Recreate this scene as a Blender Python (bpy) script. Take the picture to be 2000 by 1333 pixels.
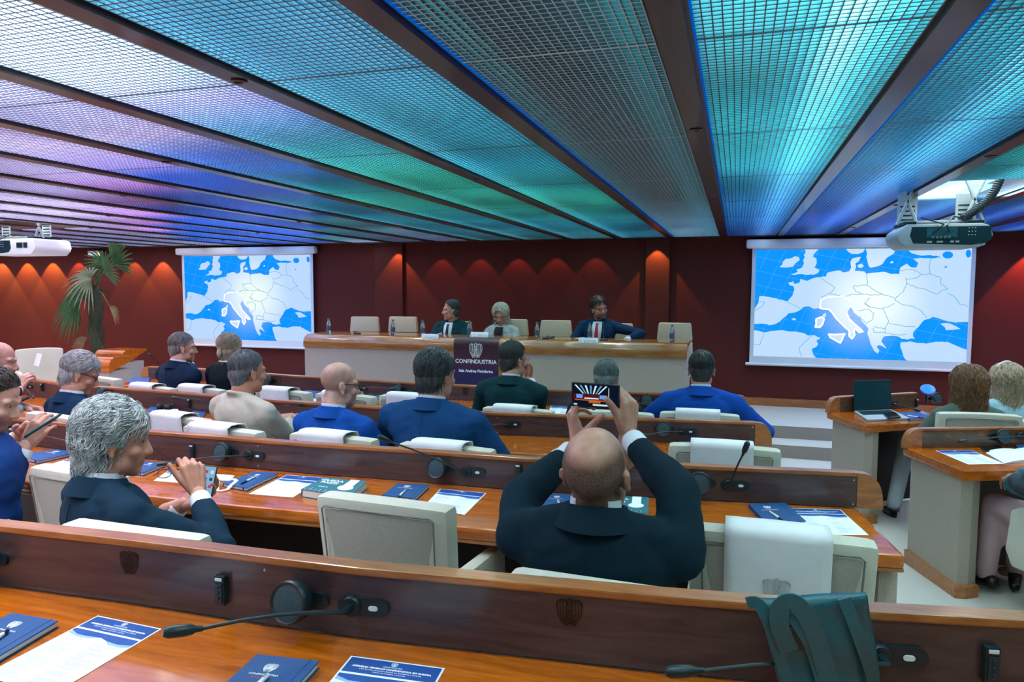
import bpy, bmesh, math, random
import numpy as np
from mathutils import Vector, Matrix, noise, Euler

for o in list(bpy.data.objects):
    bpy.data.objects.remove(o, do_unlink=True)
SC = bpy.context.scene
COL = SC.collection
PI = math.pi
D2R = math.radians

# ------------------------------------------------------------------ camera
FPX, YAW, PITCH, ROLL, CAMZ = 1389.2, .3053, .075, .0034, 1.75

def cam_axes():
    cy, sy = math.cos(YAW), math.sin(YAW)
    f = Vector((-sy, cy, 0)); r = Vector((cy, sy, 0)); u = Vector((0, 0, 1))
    cp, sp = math.cos(PITCH), math.sin(PITCH)
    f2 = f*cp - u*sp; u2 = u*cp + f*sp
    cr, sr = math.cos(ROLL), math.sin(ROLL)
    return r*cr + u2*sr, u2*cr - r*sr, f2
CR, CU, CF = cam_axes()
cam = bpy.data.cameras.new('camera')
cam.sensor_width = 36.0
cam.lens = 36.0*FPX/2000.0
cam.clip_start = .05
camo = bpy.data.objects.new('camera', cam)
COL.objects.link(camo)
camo.matrix_world = Matrix(((CR.x, CU.x, -CF.x, 0), (CR.y, CU.y, -CF.y, 0), (CR.z, CU.z, -CF.z, CAMZ), (0, 0, 0, 1)))
SC.camera = camo

# ------------------------------------------------------------------ world, exposure
w = bpy.data.worlds.new('world'); SC.world = w; w.use_nodes = True
w.node_tree.nodes['Background'].inputs[0].default_value = (.5, .7, .8, 1)
w.node_tree.nodes['Background'].inputs[1].default_value = .06
SC.view_settings.view_transform = 'Standard'
SC.view_settings.look = 'None'
SC.view_settings.gamma = 1
SC.view_settings.use_curve_mapping = False
SC.view_settings.exposure = 0.06
LAMP = 6.0          # strength of the light panels above the ceiling grid
SCREEN = 1.15

def ray(x, y):
    return CF + CR*((x-1000.)/FPX) - CU*((y-666.5)/FPX)
def PZ(x, y, z):
    d = ray(x, y); t = (z-CAMZ)/d.z
    return Vector((d.x*t, d.y*t, z))
def PY(x, y, Y):
    d = ray(x, y); t = Y/d.y
    return Vector((d.x*t, Y, CAMZ+d.z*t))

# ------------------------------------------------------------------ materials
def lin(c):
    if isinstance(c, str):
        c = c.lstrip('#'); c = [int(c[i:i+2], 16)/255. for i in (0, 2, 4)]
    return tuple(x/12.92 if x <= .04045 else ((x+.055)/1.055)**2.4 for x in c)

class NT:
    def __init__(s, name):
        s.m = bpy.data.materials.new(name); s.m.use_nodes = True
        s.t = s.m.node_tree; s.n = s.t.nodes; s.n.clear()
        s.out = s.n.new('ShaderNodeOutputMaterial')
    def add(s, typ, **kw):
        n = s.n.new(typ)
        for k, v in kw.items():
            if k.startswith('i_'):
                key = k[2:]
                key = int(key) if key.isdigit() else key.replace('_', ' ')
                n.inputs[key].default_value = v
            else: setattr(n, k, v)
        return n
    def link(s, a, b): s.t.links.new(a, b)
    def ramp(s, stops, interp='LINEAR'):
        r = s.n.new('ShaderNodeValToRGB'); r.color_ramp.interpolation = interp
        e = r.color_ramp.elements
        while len(e) < len(stops): e.new(.5)
        for i, (p, c) in enumerate(stops):
            e[i].position = p; e[i].color = (*c[:3], 1)
        return r

def mat(name, col, rough=.6, metal=0., spec=.5, noise_amt=.08, scale=60., stretch=(1, 1, 1), bump=0., coat=0., sheen=0., alpha=1., trans=0., bscale=None):
    c = lin(col) if isinstance(col, str) else col
    k = NT(name)
    b = k.add('ShaderNodeBsdfPrincipled')
    b.inputs['Roughness'].default_value = rough; b.inputs['Metallic'].default_value = metal
    b.inputs['Specular IOR Level'].default_value = spec
    b.inputs['Coat Weight'].default_value = coat; b.inputs['Coat Roughness'].default_value = .12
    b.inputs['Sheen Weight'].default_value = sheen
    b.inputs['Transmission Weight'].default_value = trans
    tc = k.add('ShaderNodeTexCoord'); mp = k.add('ShaderNodeMapping')
    mp.inputs['Scale'].default_value = stretch
    k.link(tc.outputs['Object'], mp.inputs[0])
    nz = k.add('ShaderNodeTexNoise'); nz.inputs['Scale'].default_value = scale; nz.inputs['Detail'].default_value = 4
    k.link(mp.outputs[0], nz.inputs['Vector'])
    r = k.ramp([(.25, [x*(1-noise_amt) for x in c]), (.75, [min(1, x*(1+noise_amt)) for x in c])])
    k.link(nz.outputs[0], r.inputs[0]); k.link(r.outputs[0], b.inputs['Base Color'])
    if bump:
        bp = k.add('ShaderNodeBump'); bp.inputs['Strength'].default_value = bump; bp.inputs['Distance'].default_value = .004
        if bscale:
            n2 = k.add('ShaderNodeTexNoise'); n2.inputs['Scale'].default_value = bscale; k.link(mp.outputs[0], n2.inputs['Vector']); k.link(n2.outputs[0], bp.inputs['Height'])
        else: k.link(nz.outputs[0], bp.inputs['Height'])
        k.link(bp.outputs[0], b.inputs['Normal'])
    k.link(b.outputs[0], k.out.inputs[0])
    return k.m

def wood(name, dark, light, rough=.3, coat=.3, scale=6., stretch=(1, 9, 9), board=0.):
    k = NT(name)
    b = k.add('ShaderNodeBsdfPrincipled'); b.inputs['Roughness'].default_value = rough
    b.inputs['Coat Weight'].default_value = coat; b.inputs['Coat Roughness'].default_value = .1
    tc = k.add('ShaderNodeTexCoord'); mp = k.add('ShaderNodeMapping'); mp.inputs['Scale'].default_value = stretch
    k.link(tc.outputs['Object'], mp.inputs[0])
    n1 = k.add('ShaderNodeTexNoise'); n1.inputs['Scale'].default_value = scale; n1.inputs['Detail'].default_value = 8; n1.inputs['Roughness'].default_value = .65
    n1.inputs['Distortion'].default_value = .6
    k.link(mp.outputs[0], n1.inputs['Vector'])
    r = k.ramp([(.28, lin(dark)), (.72, lin(light))]); k.link(n1.outputs[0], r.inputs[0])
    n2 = k.add('ShaderNodeTexNoise'); n2.inputs['Scale'].default_value = 1.3; n2.inputs['Detail'].default_value = 3; k.link(tc.outputs['Object'], n2.inputs['Vector'])
    mx = k.add('ShaderNodeMix', data_type='RGBA', blend_type='MULTIPLY'); mx.inputs[0].default_value = .5
    r2 = k.ramp([(.3, (.6, .55, .5)), (.7, (1.15, 1.1, 1.05))]); k.link(n2.outputs[0], r2.inputs[0])
    k.link(r.outputs[0], mx.inputs[6]); k.link(r2.outputs[0], mx.inputs[7])
    src = mx.outputs[2]
    if board:
        bt = k.add('ShaderNodeTexBrick'); bt.inputs['Scale'].default_value = board
        for i, c in ((1, (.72, .72, .72, 1)), (2, (1.1, 1.1, 1.1, 1)), (3, (.75, .75, .75, 1))): bt.inputs[i].default_value = c
        bt.inputs['Mortar Size'].default_value = .002; bt.inputs['Brick Width'].default_value = 1.4; bt.inputs['Row Height'].default_value = .16
        k.link(tc.outputs['Object'], bt.inputs[0])
        m3 = k.add('ShaderNodeMix', data_type='RGBA', blend_type='MULTIPLY'); m3.inputs[0].default_value = .8
        k.link(src, m3.inputs[6]); k.link(bt.outputs[0], m3.inputs[7]); src = m3.outputs[2]
    k.link(src, b.inputs['Base Color'])
    k.link(b.outputs[0], k.out.inputs[0])
    return k.m

def emit(name, col, strength=1.):
    k = NT(name); e = k.add('ShaderNodeEmission')
    e.inputs[0].default_value = (*(lin(col) if isinstance(col, str) else col), 1); e.inputs[1].default_value = strength
    k.link(e.outputs[0], k.out.inputs[0]); return k.m

M = {}
M['carpet'] = mat('carpet', '#bdb6ad', .95, noise_amt=.12, scale=220, bump=.3)
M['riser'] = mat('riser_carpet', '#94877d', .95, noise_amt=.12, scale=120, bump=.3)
M['wall'] = mat('red_brown_wall_cloth', '#581a12', .85, noise_amt=.10, scale=90, bump=.15)
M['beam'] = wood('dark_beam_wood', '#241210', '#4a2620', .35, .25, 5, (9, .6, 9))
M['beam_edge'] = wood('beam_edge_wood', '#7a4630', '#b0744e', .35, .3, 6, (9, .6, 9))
M['desk'] = wood('orange_cherry_wood', '#9c4708', '#d9761c', .16, .5, 5, (1, 8, 8))
M['trim'] = wood('reddish_wood_edge', '#8a4a22', '#c07a3e', .3, .4, 6, (1, 9, 9))
M['panel'] = wood('dark_walnut_panel', '#34252a', '#5c4746', .33, .25, 4, (.7, 10, 10))
M['panel_warm'] = wood('olive_walnut_panel', '#3f2c20', '#7a5a3c', .33, .25, 4, (.7, 10, 10))
M['table'] = wood('head_table_wood', '#8a4a1e', '#c98a48', .2, .5, 4, (1, 9, 9), board=1.1)
M['front'] = mat('beige_carpet_covering', '#aa9c8f', .95, noise_amt=.09, scale=120, bump=.25)
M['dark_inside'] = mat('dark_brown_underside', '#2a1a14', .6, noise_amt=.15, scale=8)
M['chair'] = mat('cream_chair_fabric', '#c9c4b4', .9, noise_amt=.06, scale=300, bump=.3)
M['chair_back'] = mat('grey_beige_chair_fabric', '#a59f93', .92, noise_amt=.22, scale=420, bump=.4)
M['leather'] = mat('cream_leather', '#d0bfa4', .5, noise_amt=.05, scale=50, bump=.06)
M['seam'] = mat('seam_thread', '#77726a', .9)
M['linen'] = mat('white_linen_cover', '#e3e1e4', .85, noise_amt=.04, scale=30, bump=.35, bscale=9)
M['black'] = mat('black_plastic', '#12262c', .38, noise_amt=.1, scale=80)
M['black_soft'] = mat('black_grille_mesh', '#27424a', .6, noise_amt=.5, scale=420, bump=.4)
M['metal'] = mat('brushed_metal', '#9aa4a8', .3, 1., noise_amt=.05)
M['screwm'] = mat('screw_metal', '#b9a99a', .35, .8)
M['lit_button'] = mat('white_button', '#d8e2e4', .4)
M['blue_book'] = mat('blue_notebook_cover', '#05467f', .6, noise_amt=.05, scale=100)
M['paper'] = mat('white_paper', '#e9edf2', .8, noise_amt=.02, scale=20)
M['page'] = mat('cream_page_edges', '#d8d8d2', .85, noise_amt=.12, scale=300, stretch=(.1, .1, 3))
M['white'] = mat('white_plastic', '#e6ebee', .4, noise_amt=.03)
M['grey'] = mat('grey_plastic', '#a7b4b8', .45, noise_amt=.05)
M['teal_dark'] = mat('dark_teal_plastic', '#0b2d38', .35, noise_amt=.08)
M['ink'] = mat('print_ink', '#9aa4b2', .8)
M['print_blue'] = mat('blue_print', '#0c4a98', .6, noise_amt=.25, scale=14)
M['print_pale'] = mat('pale_blue_print', '#8fb4d6', .6, noise_amt=.2, scale=20)
M['whiteink'] = mat('white_print', '#f2f5f8', .6, noise_amt=.02)
M['redink'] = mat('red_print', '#c23050', .6)
M['glassy'] = mat('clear_water', '#cfe4ea', .05, trans=.85, noise_amt=.02)
M['cap_teal'] = mat('teal_bottle_cap', '#1f6f6a', .4)
M['label_dark'] = mat('bottle_label', '#4b5a66', .5, noise_amt=.6, scale=70)
M['emboss'] = mat('embossed_dark_wood', '#231512', .4)

# ------------------------------------------------------------------ mesh collector
class MB:
    def __init__(s): s.v = []; s.f = []; s.mi = []; s.cur = 0
    def mat(s, i): s.cur = i; return s
    def _f(s, f): s.f.append(f); s.mi.append(s.cur)
    def raw(s, v, f):
        b = len(s.v); s.v.extend([tuple(p) for p in v])
        for q in f: s._f([b+i for i in q])
    def box(s, c, d, R=None, bev=0.):
        if bev > 0:
            bm = bmesh.new(); bmesh.ops.create_cube(bm, size=1.)
            bmesh.ops.scale(bm, vec=d, verts=bm.verts)
            bmesh.ops.bevel(bm, geom=bm.edges[:], offset=bev, segments=2, affect='EDGES', profile=.6)
            v = [p.co.copy() for p in bm.verts]; bm.verts.index_update()
            f = [[q.index for q in x.verts] for x in bm.faces]; bm.free()
        else:
            v = [Vector((x*d[0]/2, y*d[1]/2, z*d[2]/2)) for x in (-1, 1) for y in (-1, 1) for z in (-1, 1)]
            f = [(0, 1, 3, 2), (4, 6, 7, 5), (0, 4, 5, 1), (2, 3, 7, 6), (0, 2, 6, 4), (1, 5, 7, 3)]
        c = Vector(c)
        s.raw([(R @ p if R is not None else p)+c for p in v], f)
        return s
    def tube(s, pts, r, n=8, cap=True):
        pts = [Vector(p) for p in pts]; m = len(pts)
        rs = r if isinstance(r, (list, tuple)) else [r]*m
        rings = []; up = None
        for i, p in enumerate(pts):
            t = (pts[min(i+1, m-1)]-pts[max(i-1, 0)])
            t = t.normalized() if t.length > 1e-9 else Vector((0, 0, 1))
            if up is None:
                a = Vector((0, 0, 1)) if abs(t.z) < .9 else Vector((1, 0, 0))
                up = (a-t*a.dot(t)).normalized()
            else:
                up = up-t*up.dot(t)
                up = up.normalized() if up.length > 1e-6 else t.orthogonal().normalized()
            sd = t.cross(up)
            rings.append([p+(up*math.cos(2*PI*k/n)+sd*math.sin(2*PI*k/n))*rs[i] for k in range(n)])
        b = len(s.v)
        for rg in rings: s.v.extend([tuple(q) for q in rg])
        for i in range(m-1):
            for k in range(n):
                s._f([b+i*n+k, b+i*n+(k+1) % n, b+(i+1)*n+(k+1) % n, b+(i+1)*n+k])
        if cap:
            s._f([b+k for k in range(n)][::-1]); s._f([b+(m-1)*n+k for k in range(n)])
        return s
    def lathe(s, prof, c=(0, 0, 0), n=20, R=None, closed=True):
        c = Vector(c); v = []; f = []
        for (r, z) in prof:
            for k in range(n):
                p = Vector((r*math.cos(2*PI*k/n), r*math.sin(2*PI*k/n), z)); v.append((R @ p if R is not None else p)+c)
        m = len(prof)
        for i in range(m-1):
            for k in range(n): f.append([i*n+k, i*n+(k+1) % n, (i+1)*n+(k+1) % n, (i+1)*n+k])
        if closed:
            f.append([k for k in range(n)][::-1]); f.append([(m-1)*n+k for k in range(n)])
        s.raw(v, f); return s
    def ell(s, c, r, R=None, nu=16, nv=10):
        c = Vector(c); v = [Vector((0, 0, r[2]))]; f = []
        for j in range(1, nv):
            th = PI*j/nv
            for k in range(nu):
                a = 2*PI*k/nu; v.append(Vector((r[0]*math.sin(th)*math.cos(a), r[1]*math.sin(th)*math.sin(a), r[2]*math.cos(th))))
        v.append(Vector((0, 0, -r[2])))
        for k in range(nu): f.append([0, 1+k, 1+(k+1) % nu])
        for j in range(nv-2):
            for k in range(nu): a = 1+j*nu; f.append([a+k, a+nu+k, a+nu+(k+1) % nu, a+(k+1) % nu])
        a = 1+(nv-2)*nu; L = len(v)-1
        for k in range(nu): f.append([L, a+(k+1) % nu, a+k])
        s.raw([(R @ p if R is not None else p)+c for p in v], f); return s
    def cap(s, p0, r0, p1, r1, n=12):
        p0 = Vector(p0); p1 = Vector(p1); d = p1-p0; L = d.length
        if L < 1e-6: return s.ell(p0, (r0, r0, r0), nu=n, nv=8)
        d.normalize(); pts = []; rs = []
        for a in (-.97, -.8, -.45): pts.append(p0+d*r0*a); rs.append(r0*math.sqrt(1-a*a))
        pts.append(p0); rs.append(r0); pts.append(p0.lerp(p1, .5)); rs.append((r0+r1)/2); pts.append(p1); rs.append(r1)
        for a in (.45, .8, .97): pts.append(p1+d*r1*a); rs.append(r1*math.sqrt(1-a*a))
        return s.tube(pts, rs, n)
    def prism(s, poly, O, X, Y, N, h):
        """polygon (2D) in the plane O,X,Y pushed out along N by h"""
        O = Vector(O); X = Vector(X); Y = Vector(Y); N = Vector(N); n = len(poly)
        a = [O+X*p[0]+Y*p[1] for p in poly]; b = [p+N*h for p in a]
        s.raw(a+b, [list(range(n))[::-1], list(range(n, 2*n))]+[[i, (i+1) % n, n+(i+1) % n, n+i] for i in range(n)]); return s
    def ribbon(s, pts, o0, o1, z0, z1):
        """upright or flat slab along a 2D polyline, between two side offsets (positive = towards the camera side) and two heights"""
        A = offset(pts, o0); B = offset(pts, o1); n = len(pts); v = []
        for i in range(n):
            v += [(A[i][0], A[i][1], z0), (B[i][0], B[i][1], z0), (B[i][0], B[i][1], z1), (A[i][0], A[i][1], z1)]
        f = [[0, 1, 2, 3][::-1], [4*(n-1)+k for k in range(4)]]
        for i in range(n-1):
            for k in range(4): f.append([4*i+k, 4*i+(k+1) % 4, 4*i+4+(k+1) % 4, 4*i+4+k])
        s.raw(v, f); return s
    def build(s, name, mats, parent=None, smooth=False, world=False, bevel=0., fix=True):
        v = s.v
        if world and parent is not None:
            I = parent.matrix_basis.inverted(); v = [tuple(I @ Vector(p)) for p in v]
        me = bpy.data.meshes.new(name); me.from_pydata(v, [], s.f)
        for m in (mats if isinstance(mats, (list, tuple)) else [mats]): me.materials.append(m)
        me.polygons.foreach_set('material_index', s.mi)
        if fix:
            bm = bmesh.new(); bm.from_mesh(me); bmesh.ops.recalc_face_normals(bm, faces=bm.faces)
            if bevel > 0:
                ed = [e for e in bm.edges if len(e.link_faces) == 2 and e.calc_face_angle(0) > .7]
                bmesh.ops.bevel(bm, geom=ed, offset=bevel, segments=2, affect='EDGES', profile=.6)
            bm.to_mesh(me); bm.free()
        if smooth:
            me.polygons.foreach_set('use_smooth', [True]*len(me.polygons))
            if smooth != 'all':
                try: me.set_sharp_from_angle(angle=D2R(40))
                except Exception: pass
        me.update()
        o = bpy.data.objects.new(name, me); COL.objects.link(o)
        if parent is not None: o.parent = parent
        return o

def offset(pts, d):
    """offset of a 2D polyline; +d lies to the right of the walking direction (the camera side when walking in +X)"""
    n = len(pts); out = []
    for i in range(n):
        p = Vector(pts[i][:2]); ns = []
        if i > 0: t = (p-Vector(pts[i-1][:2])).normalized(); ns.append(Vector((t.y, -t.x)))
        if i < n-1: t = (Vector(pts[i+1][:2])-p).normalized(); ns.append(Vector((t.y, -t.x)))
        m = sum(ns, Vector((0, 0))).normalized(); k = 1/max(.5, m.dot(ns[0]))
        q = p+m*d*k; out.append((q.x, q.y))
    return out

LABELS = {}
def tag(o, label, cat, group=None, kind=None):
    o['label'] = label; o['category'] = cat
    if group: o['group'] = group
    if kind: o['kind'] = kind
    if label in LABELS and not group: print('DUP LABEL', label)
    LABELS[label] = 1
    n = len(label.split())
    if n < 4 or n > 16: print('LABEL LENGTH', n, label)
    return o
def struct(o):
    o['kind'] = 'structure'; return o
def empty(name, loc=(0, 0, 0), rz=0., rot=None):
    o = bpy.data.objects.new(name, None); COL.objects.link(o); o.empty_display_size = .1
    o.matrix_basis = Matrix.Translation(Vector(loc)) @ (rot.to_4x4() if rot is not None else Matrix.Rotation(rz, 4, 'Z'))
    return o
def copy_tree(o, parent=None):
    c = o.copy(); COL.objects.link(c)
    if parent is not None: c.parent = parent
    for ch in o.children: copy_tree(ch, c)
    return c
def frame(X, Y, Z): return Matrix((X, Y, Z)).transposed()
def text_mesh(txt, size, depth=.0006, align='CENTER', bold=.0):
    cu = bpy.data.curves.new('t', 'FONT'); cu.body = txt; cu.size = size; cu.align_x = align; cu.align_y = 'CENTER'; cu.extrude = depth/2; cu.offset = bold
    cu.resolution_u = 3
    o = bpy.data.objects.new('t', cu); COL.objects.link(o)
    dg = bpy.context.evaluated_depsgraph_get(); me = bpy.data.meshes.new_from_object(o.evaluated_get(dg))
    v = [p.co.copy() for p in me.vertices]; f = [list(p.vertices) for p in me.polygons]
    bpy.data.objects.remove(o, do_unlink=True); bpy.data.curves.remove(cu); bpy.data.meshes.remove(me)
    return v, f
def put_text(mb, txt, size, O, X, Y, N=None, depth=.0006, align='CENTER', bold=0.):
    O = Vector(O); X = Vector(X).normalized(); Y = Vector(Y).normalized(); N = X.cross(Y)
    v, f = text_mesh(txt, size, depth, align, bold)
    mb.raw([O+X*p.x+Y*p.y+N*p.z for p in v], f)

# the eagle emblem: strokes in a unit box (about 1 wide, 1.05 high)
def eagle(mb, O, X, Y, size, thick=.03, N=None, depth=.0008):
    O = Vector(O); X = Vector(X).normalized(); Y = Vector(Y).normalized(); N = X.cross(Y)
    strokes = []
    for sgn in (-1, 1):
        for k in range(4):
            x0 = .47-.115*k; top = .36+.02*k if k < 3 else .30
            pts = [(sgn*(x0*.55), -.42+.03*k), (sgn*(x0*.92), -.1), (sgn*x0, top-.12), (sgn*(x0-.02), top), (sgn*(x0-.06), top+.06)]
            strokes.append(pts)
        strokes.append([(sgn*.47, .24), (sgn*.42, .40), (sgn*.30, .47), (sgn*.14, .40), (sgn*.06, .24)])
        strokes.append([(sgn*.04, .30), (sgn*.04, -.2)])
    strokes.append([(-.05, .34), (-.08, .46), (0, .52), (.07, .48), (.11, .44), (.04, .42), (.05, .34)])
    strokes.append([(-.14, .06), (.14, .06)])
    for r in (.24, .16, .08):
        strokes.append([(r*math.cos(a), -.5+r*math.sin(a)) for a in np.linspace(0, PI, 9)])
    for st in strokes:
        P = [O+X*(p[0]*size)+Y*(p[1]*size) for p in st]
        for a, b in zip(P[:-1], P[1:]):
            t = (b-a); L = t.length
            if L < 1e-7: continue
            t /= L; sd = t.cross(N)*(thick*size/2); e = t*(thick*size*.3)
            q = [a-e+sd, b+e+sd, b+e-sd, a-e-sd]
            mb.raw([p for p in q]+[p+N*depth for p in q], [[0, 1, 2, 3], [7, 6, 5, 4], [0, 4, 5, 1], [1, 5, 6, 2], [2, 6, 7, 3], [3, 7, 4, 0]])
# ------------------------------------------------------------------ the room
WALLY = 9.5
CEIL = CAMZ+.637
XL, XR = -15.0, 5.0
def floor_z(y):
    tab = [(-3, .33), (1.3, .29), (2.8, .175), (4.1, .115), (5.45, .07), (6.6, .0), (12, 0.)]
    for (a, b), (c, d) in zip(tab[:-1], tab[1:]):
        if y <= c: return b+(d-b)*max(0, (y-a)/(c-a))
    return 0.
mb = MB()
ys = [-3, 1.3, 2.8, 4.1, 5.45, 6.6, WALLY+.1]
n = len(ys)
v = [(x, y, floor_z(y)) for y in ys for x in (XL, XR)]
mb.raw(v, [[2*i, 2*i+1, 2*i+3, 2*i+2] for i in range(n-1)])
v2 = [(x, y, -.2) for y in ys for x in (XL, XR)]
mb.raw(v2, [[2*i, 2*i+2, 2*i+3, 2*i+1] for i in range(n-1)])
struct(mb.build('floor', M['carpet']))
# platform under the head table: two carpeted risers
mb = MB()
PLZ = .267
edge = [(XL, 7.35), (-.25, 7.35), (.1, 8.13), (XR, 8.13)]
step = [(-.62, 7.30), (-.30, 7.30), (-.05, 7.77), (XR, 7.77)]
def plat(poly, z0, z1):
    mb.mat(0); m = len(poly); mb.raw([(p[0], p[1], z1) for p in poly], [list(range(m))])
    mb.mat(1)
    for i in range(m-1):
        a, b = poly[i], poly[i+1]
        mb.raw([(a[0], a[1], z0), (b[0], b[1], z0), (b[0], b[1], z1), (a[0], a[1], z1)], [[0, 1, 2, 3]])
plat(edge+[(XR, WALLY+.02), (XL, WALLY+.02)], 0., PLZ)
plat(step+[(XR, 8.4), (-.62, 8.4)], 0., PLZ/2)
struct(mb.build('floor_platform', [M['carpet'], M['riser']]))
# walls
def wallbox(name, c, d, m=M['wall']):
    b = MB(); b.box(c, d); return struct(b.build(name, m))
wallbox('wall_back', ((XL+XR)/2, WALLY+.1, CEIL/2+.25), (XR-XL, .2, CEIL+.9))
wallbox('wall_right', (XR+.1, 3.3, CEIL/2+.25), (.2, 12.8, CEIL+.9))
wallbox('wall_left', (XL-.1, 3.3, CEIL/2+.25), (.2, 12.8, CEIL+.9))
wallbox('wall_front', ((XL+XR)/2, -3.1, CEIL/2+.25), (XR-XL, .2, CEIL+.9))
for i, (xa, xb) in enumerate(((735, 789), (1263, 1309))):
    a = PY(xa, 480, WALLY).x; b_ = PY(xb, 480, WALLY).x
    wallbox('trim_%d' % (i+1), ((a+b_)/2, WALLY-.03, (PLZ+CEIL)/2), (b_-a, .06, CEIL-PLZ-.004), mat('pilaster_cloth', '#54180f', .8, noise_amt=.1, scale=90))
b = MB(); b.box(((XL+XR)/2, WALLY-.012, PLZ+.05), (XR-XL-.02, .024, .1)); struct(b.build('baseboard_back', M['trim']))
b = MB(); b.box(((XL+XR)/2, WALLY-.09, CEIL+.03), (XR-XL-.02, .16, .06)); struct(b.build('trim_3', M['beam']))
b = MB(); b.box(((XL+XR)/2, 3.3, CEIL+.46), (XR-XL, 12.8, .1)); struct(b.build('ceiling', mat('white_plenum_paint', '#9aa2a6', .8)))

# beams running from the camera to the back wall, and the egg-crate grids between them
M['beam_blue_glow'] = emit('blue_glow', (.0, .055, .30), 1.4)
BS, B0 = .2811*2.34, -.0965*2.34
KS = list(range(-21, 8))
bw = .105
for k in KS:
    x = B0+k*BS+bw*.5
    b = MB()
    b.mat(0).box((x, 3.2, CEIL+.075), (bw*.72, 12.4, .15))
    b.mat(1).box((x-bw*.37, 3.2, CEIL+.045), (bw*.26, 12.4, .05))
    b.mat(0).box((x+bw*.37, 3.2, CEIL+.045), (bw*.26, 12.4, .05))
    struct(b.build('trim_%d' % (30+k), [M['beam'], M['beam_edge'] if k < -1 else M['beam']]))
    if k >= -1:      # added glow strip standing in for blue light on the beam's right step
        p = MB(); p.box((x+bw*.505, 5.2 if k < 1 else 3.2, CEIL+.035), (.006, 8.2 if k < 1 else 12.2, .045)); struct(p.build('ceiling_glow_strip', M['beam_blue_glow']))

TINT, WHITE = 1.0, .30
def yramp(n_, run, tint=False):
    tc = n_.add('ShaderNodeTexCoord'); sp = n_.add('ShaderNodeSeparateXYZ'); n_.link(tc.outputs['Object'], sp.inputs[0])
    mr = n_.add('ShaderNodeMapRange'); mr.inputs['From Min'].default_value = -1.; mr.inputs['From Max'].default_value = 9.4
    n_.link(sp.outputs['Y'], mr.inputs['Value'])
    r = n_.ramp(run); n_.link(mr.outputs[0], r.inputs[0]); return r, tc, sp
def norm(c, top, add=0.):
    m = max(c)
    if m < .13: return (.30, .38, .42)
    return tuple(x/m*top+add for x in c)
def grid_mat(name, run):  # tint follows the bay runs, so the screens' reflected blue is painted in too
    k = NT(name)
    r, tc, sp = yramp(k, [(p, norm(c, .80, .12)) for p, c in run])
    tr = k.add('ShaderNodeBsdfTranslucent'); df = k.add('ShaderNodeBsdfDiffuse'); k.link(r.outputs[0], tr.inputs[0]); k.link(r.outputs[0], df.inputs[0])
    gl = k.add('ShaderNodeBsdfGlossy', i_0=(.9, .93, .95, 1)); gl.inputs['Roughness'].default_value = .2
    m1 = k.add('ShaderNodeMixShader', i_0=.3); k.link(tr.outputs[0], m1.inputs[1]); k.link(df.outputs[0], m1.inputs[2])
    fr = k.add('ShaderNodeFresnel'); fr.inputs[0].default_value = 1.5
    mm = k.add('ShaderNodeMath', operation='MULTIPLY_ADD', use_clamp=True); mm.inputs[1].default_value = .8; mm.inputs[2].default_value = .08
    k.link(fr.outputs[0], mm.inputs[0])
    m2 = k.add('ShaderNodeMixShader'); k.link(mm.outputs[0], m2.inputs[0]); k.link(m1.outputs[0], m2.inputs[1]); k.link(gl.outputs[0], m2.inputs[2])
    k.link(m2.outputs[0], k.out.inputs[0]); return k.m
M['grid_edge_lit'] = mat('grid_edge_lit', '#a9bcc8', .3, spec=.6)  # lit copy of the grid edge: light put into the colour for the dark bay
M['grid_edge'] = mat('grid_edge', '#39485c', .25, spec=.8, noise_amt=.05)
# light panels: one colour run per bay (lamp colours, with the screens' blue reflection painted in), position along the bay -> colour
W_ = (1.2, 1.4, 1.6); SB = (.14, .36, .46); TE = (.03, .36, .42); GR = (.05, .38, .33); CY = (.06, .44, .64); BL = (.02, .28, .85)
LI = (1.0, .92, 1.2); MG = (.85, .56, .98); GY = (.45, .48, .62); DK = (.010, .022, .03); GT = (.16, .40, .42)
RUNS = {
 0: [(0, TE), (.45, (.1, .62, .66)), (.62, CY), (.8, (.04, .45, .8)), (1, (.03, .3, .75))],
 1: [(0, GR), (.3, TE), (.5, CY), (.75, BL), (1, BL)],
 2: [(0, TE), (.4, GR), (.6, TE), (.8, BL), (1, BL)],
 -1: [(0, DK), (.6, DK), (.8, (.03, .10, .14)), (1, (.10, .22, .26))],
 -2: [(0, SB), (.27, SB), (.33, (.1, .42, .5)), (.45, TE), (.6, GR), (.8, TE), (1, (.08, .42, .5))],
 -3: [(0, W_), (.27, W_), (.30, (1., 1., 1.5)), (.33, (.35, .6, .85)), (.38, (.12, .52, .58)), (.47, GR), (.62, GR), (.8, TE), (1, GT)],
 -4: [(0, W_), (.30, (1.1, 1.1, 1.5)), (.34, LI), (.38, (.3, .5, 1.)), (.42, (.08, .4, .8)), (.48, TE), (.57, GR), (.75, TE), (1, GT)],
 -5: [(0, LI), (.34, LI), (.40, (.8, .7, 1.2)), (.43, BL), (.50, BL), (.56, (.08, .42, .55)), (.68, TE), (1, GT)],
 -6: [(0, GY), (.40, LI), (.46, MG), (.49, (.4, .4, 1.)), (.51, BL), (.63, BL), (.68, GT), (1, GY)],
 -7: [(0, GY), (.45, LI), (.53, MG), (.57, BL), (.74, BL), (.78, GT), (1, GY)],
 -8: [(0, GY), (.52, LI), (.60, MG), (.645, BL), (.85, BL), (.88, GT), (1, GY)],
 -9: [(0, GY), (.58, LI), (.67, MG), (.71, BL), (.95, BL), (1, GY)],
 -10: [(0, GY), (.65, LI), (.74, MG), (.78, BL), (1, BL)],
 -11: [(0, GY), (.72, LI), (.83, GY), (.86, BL), (1, BL)],
}
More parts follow.
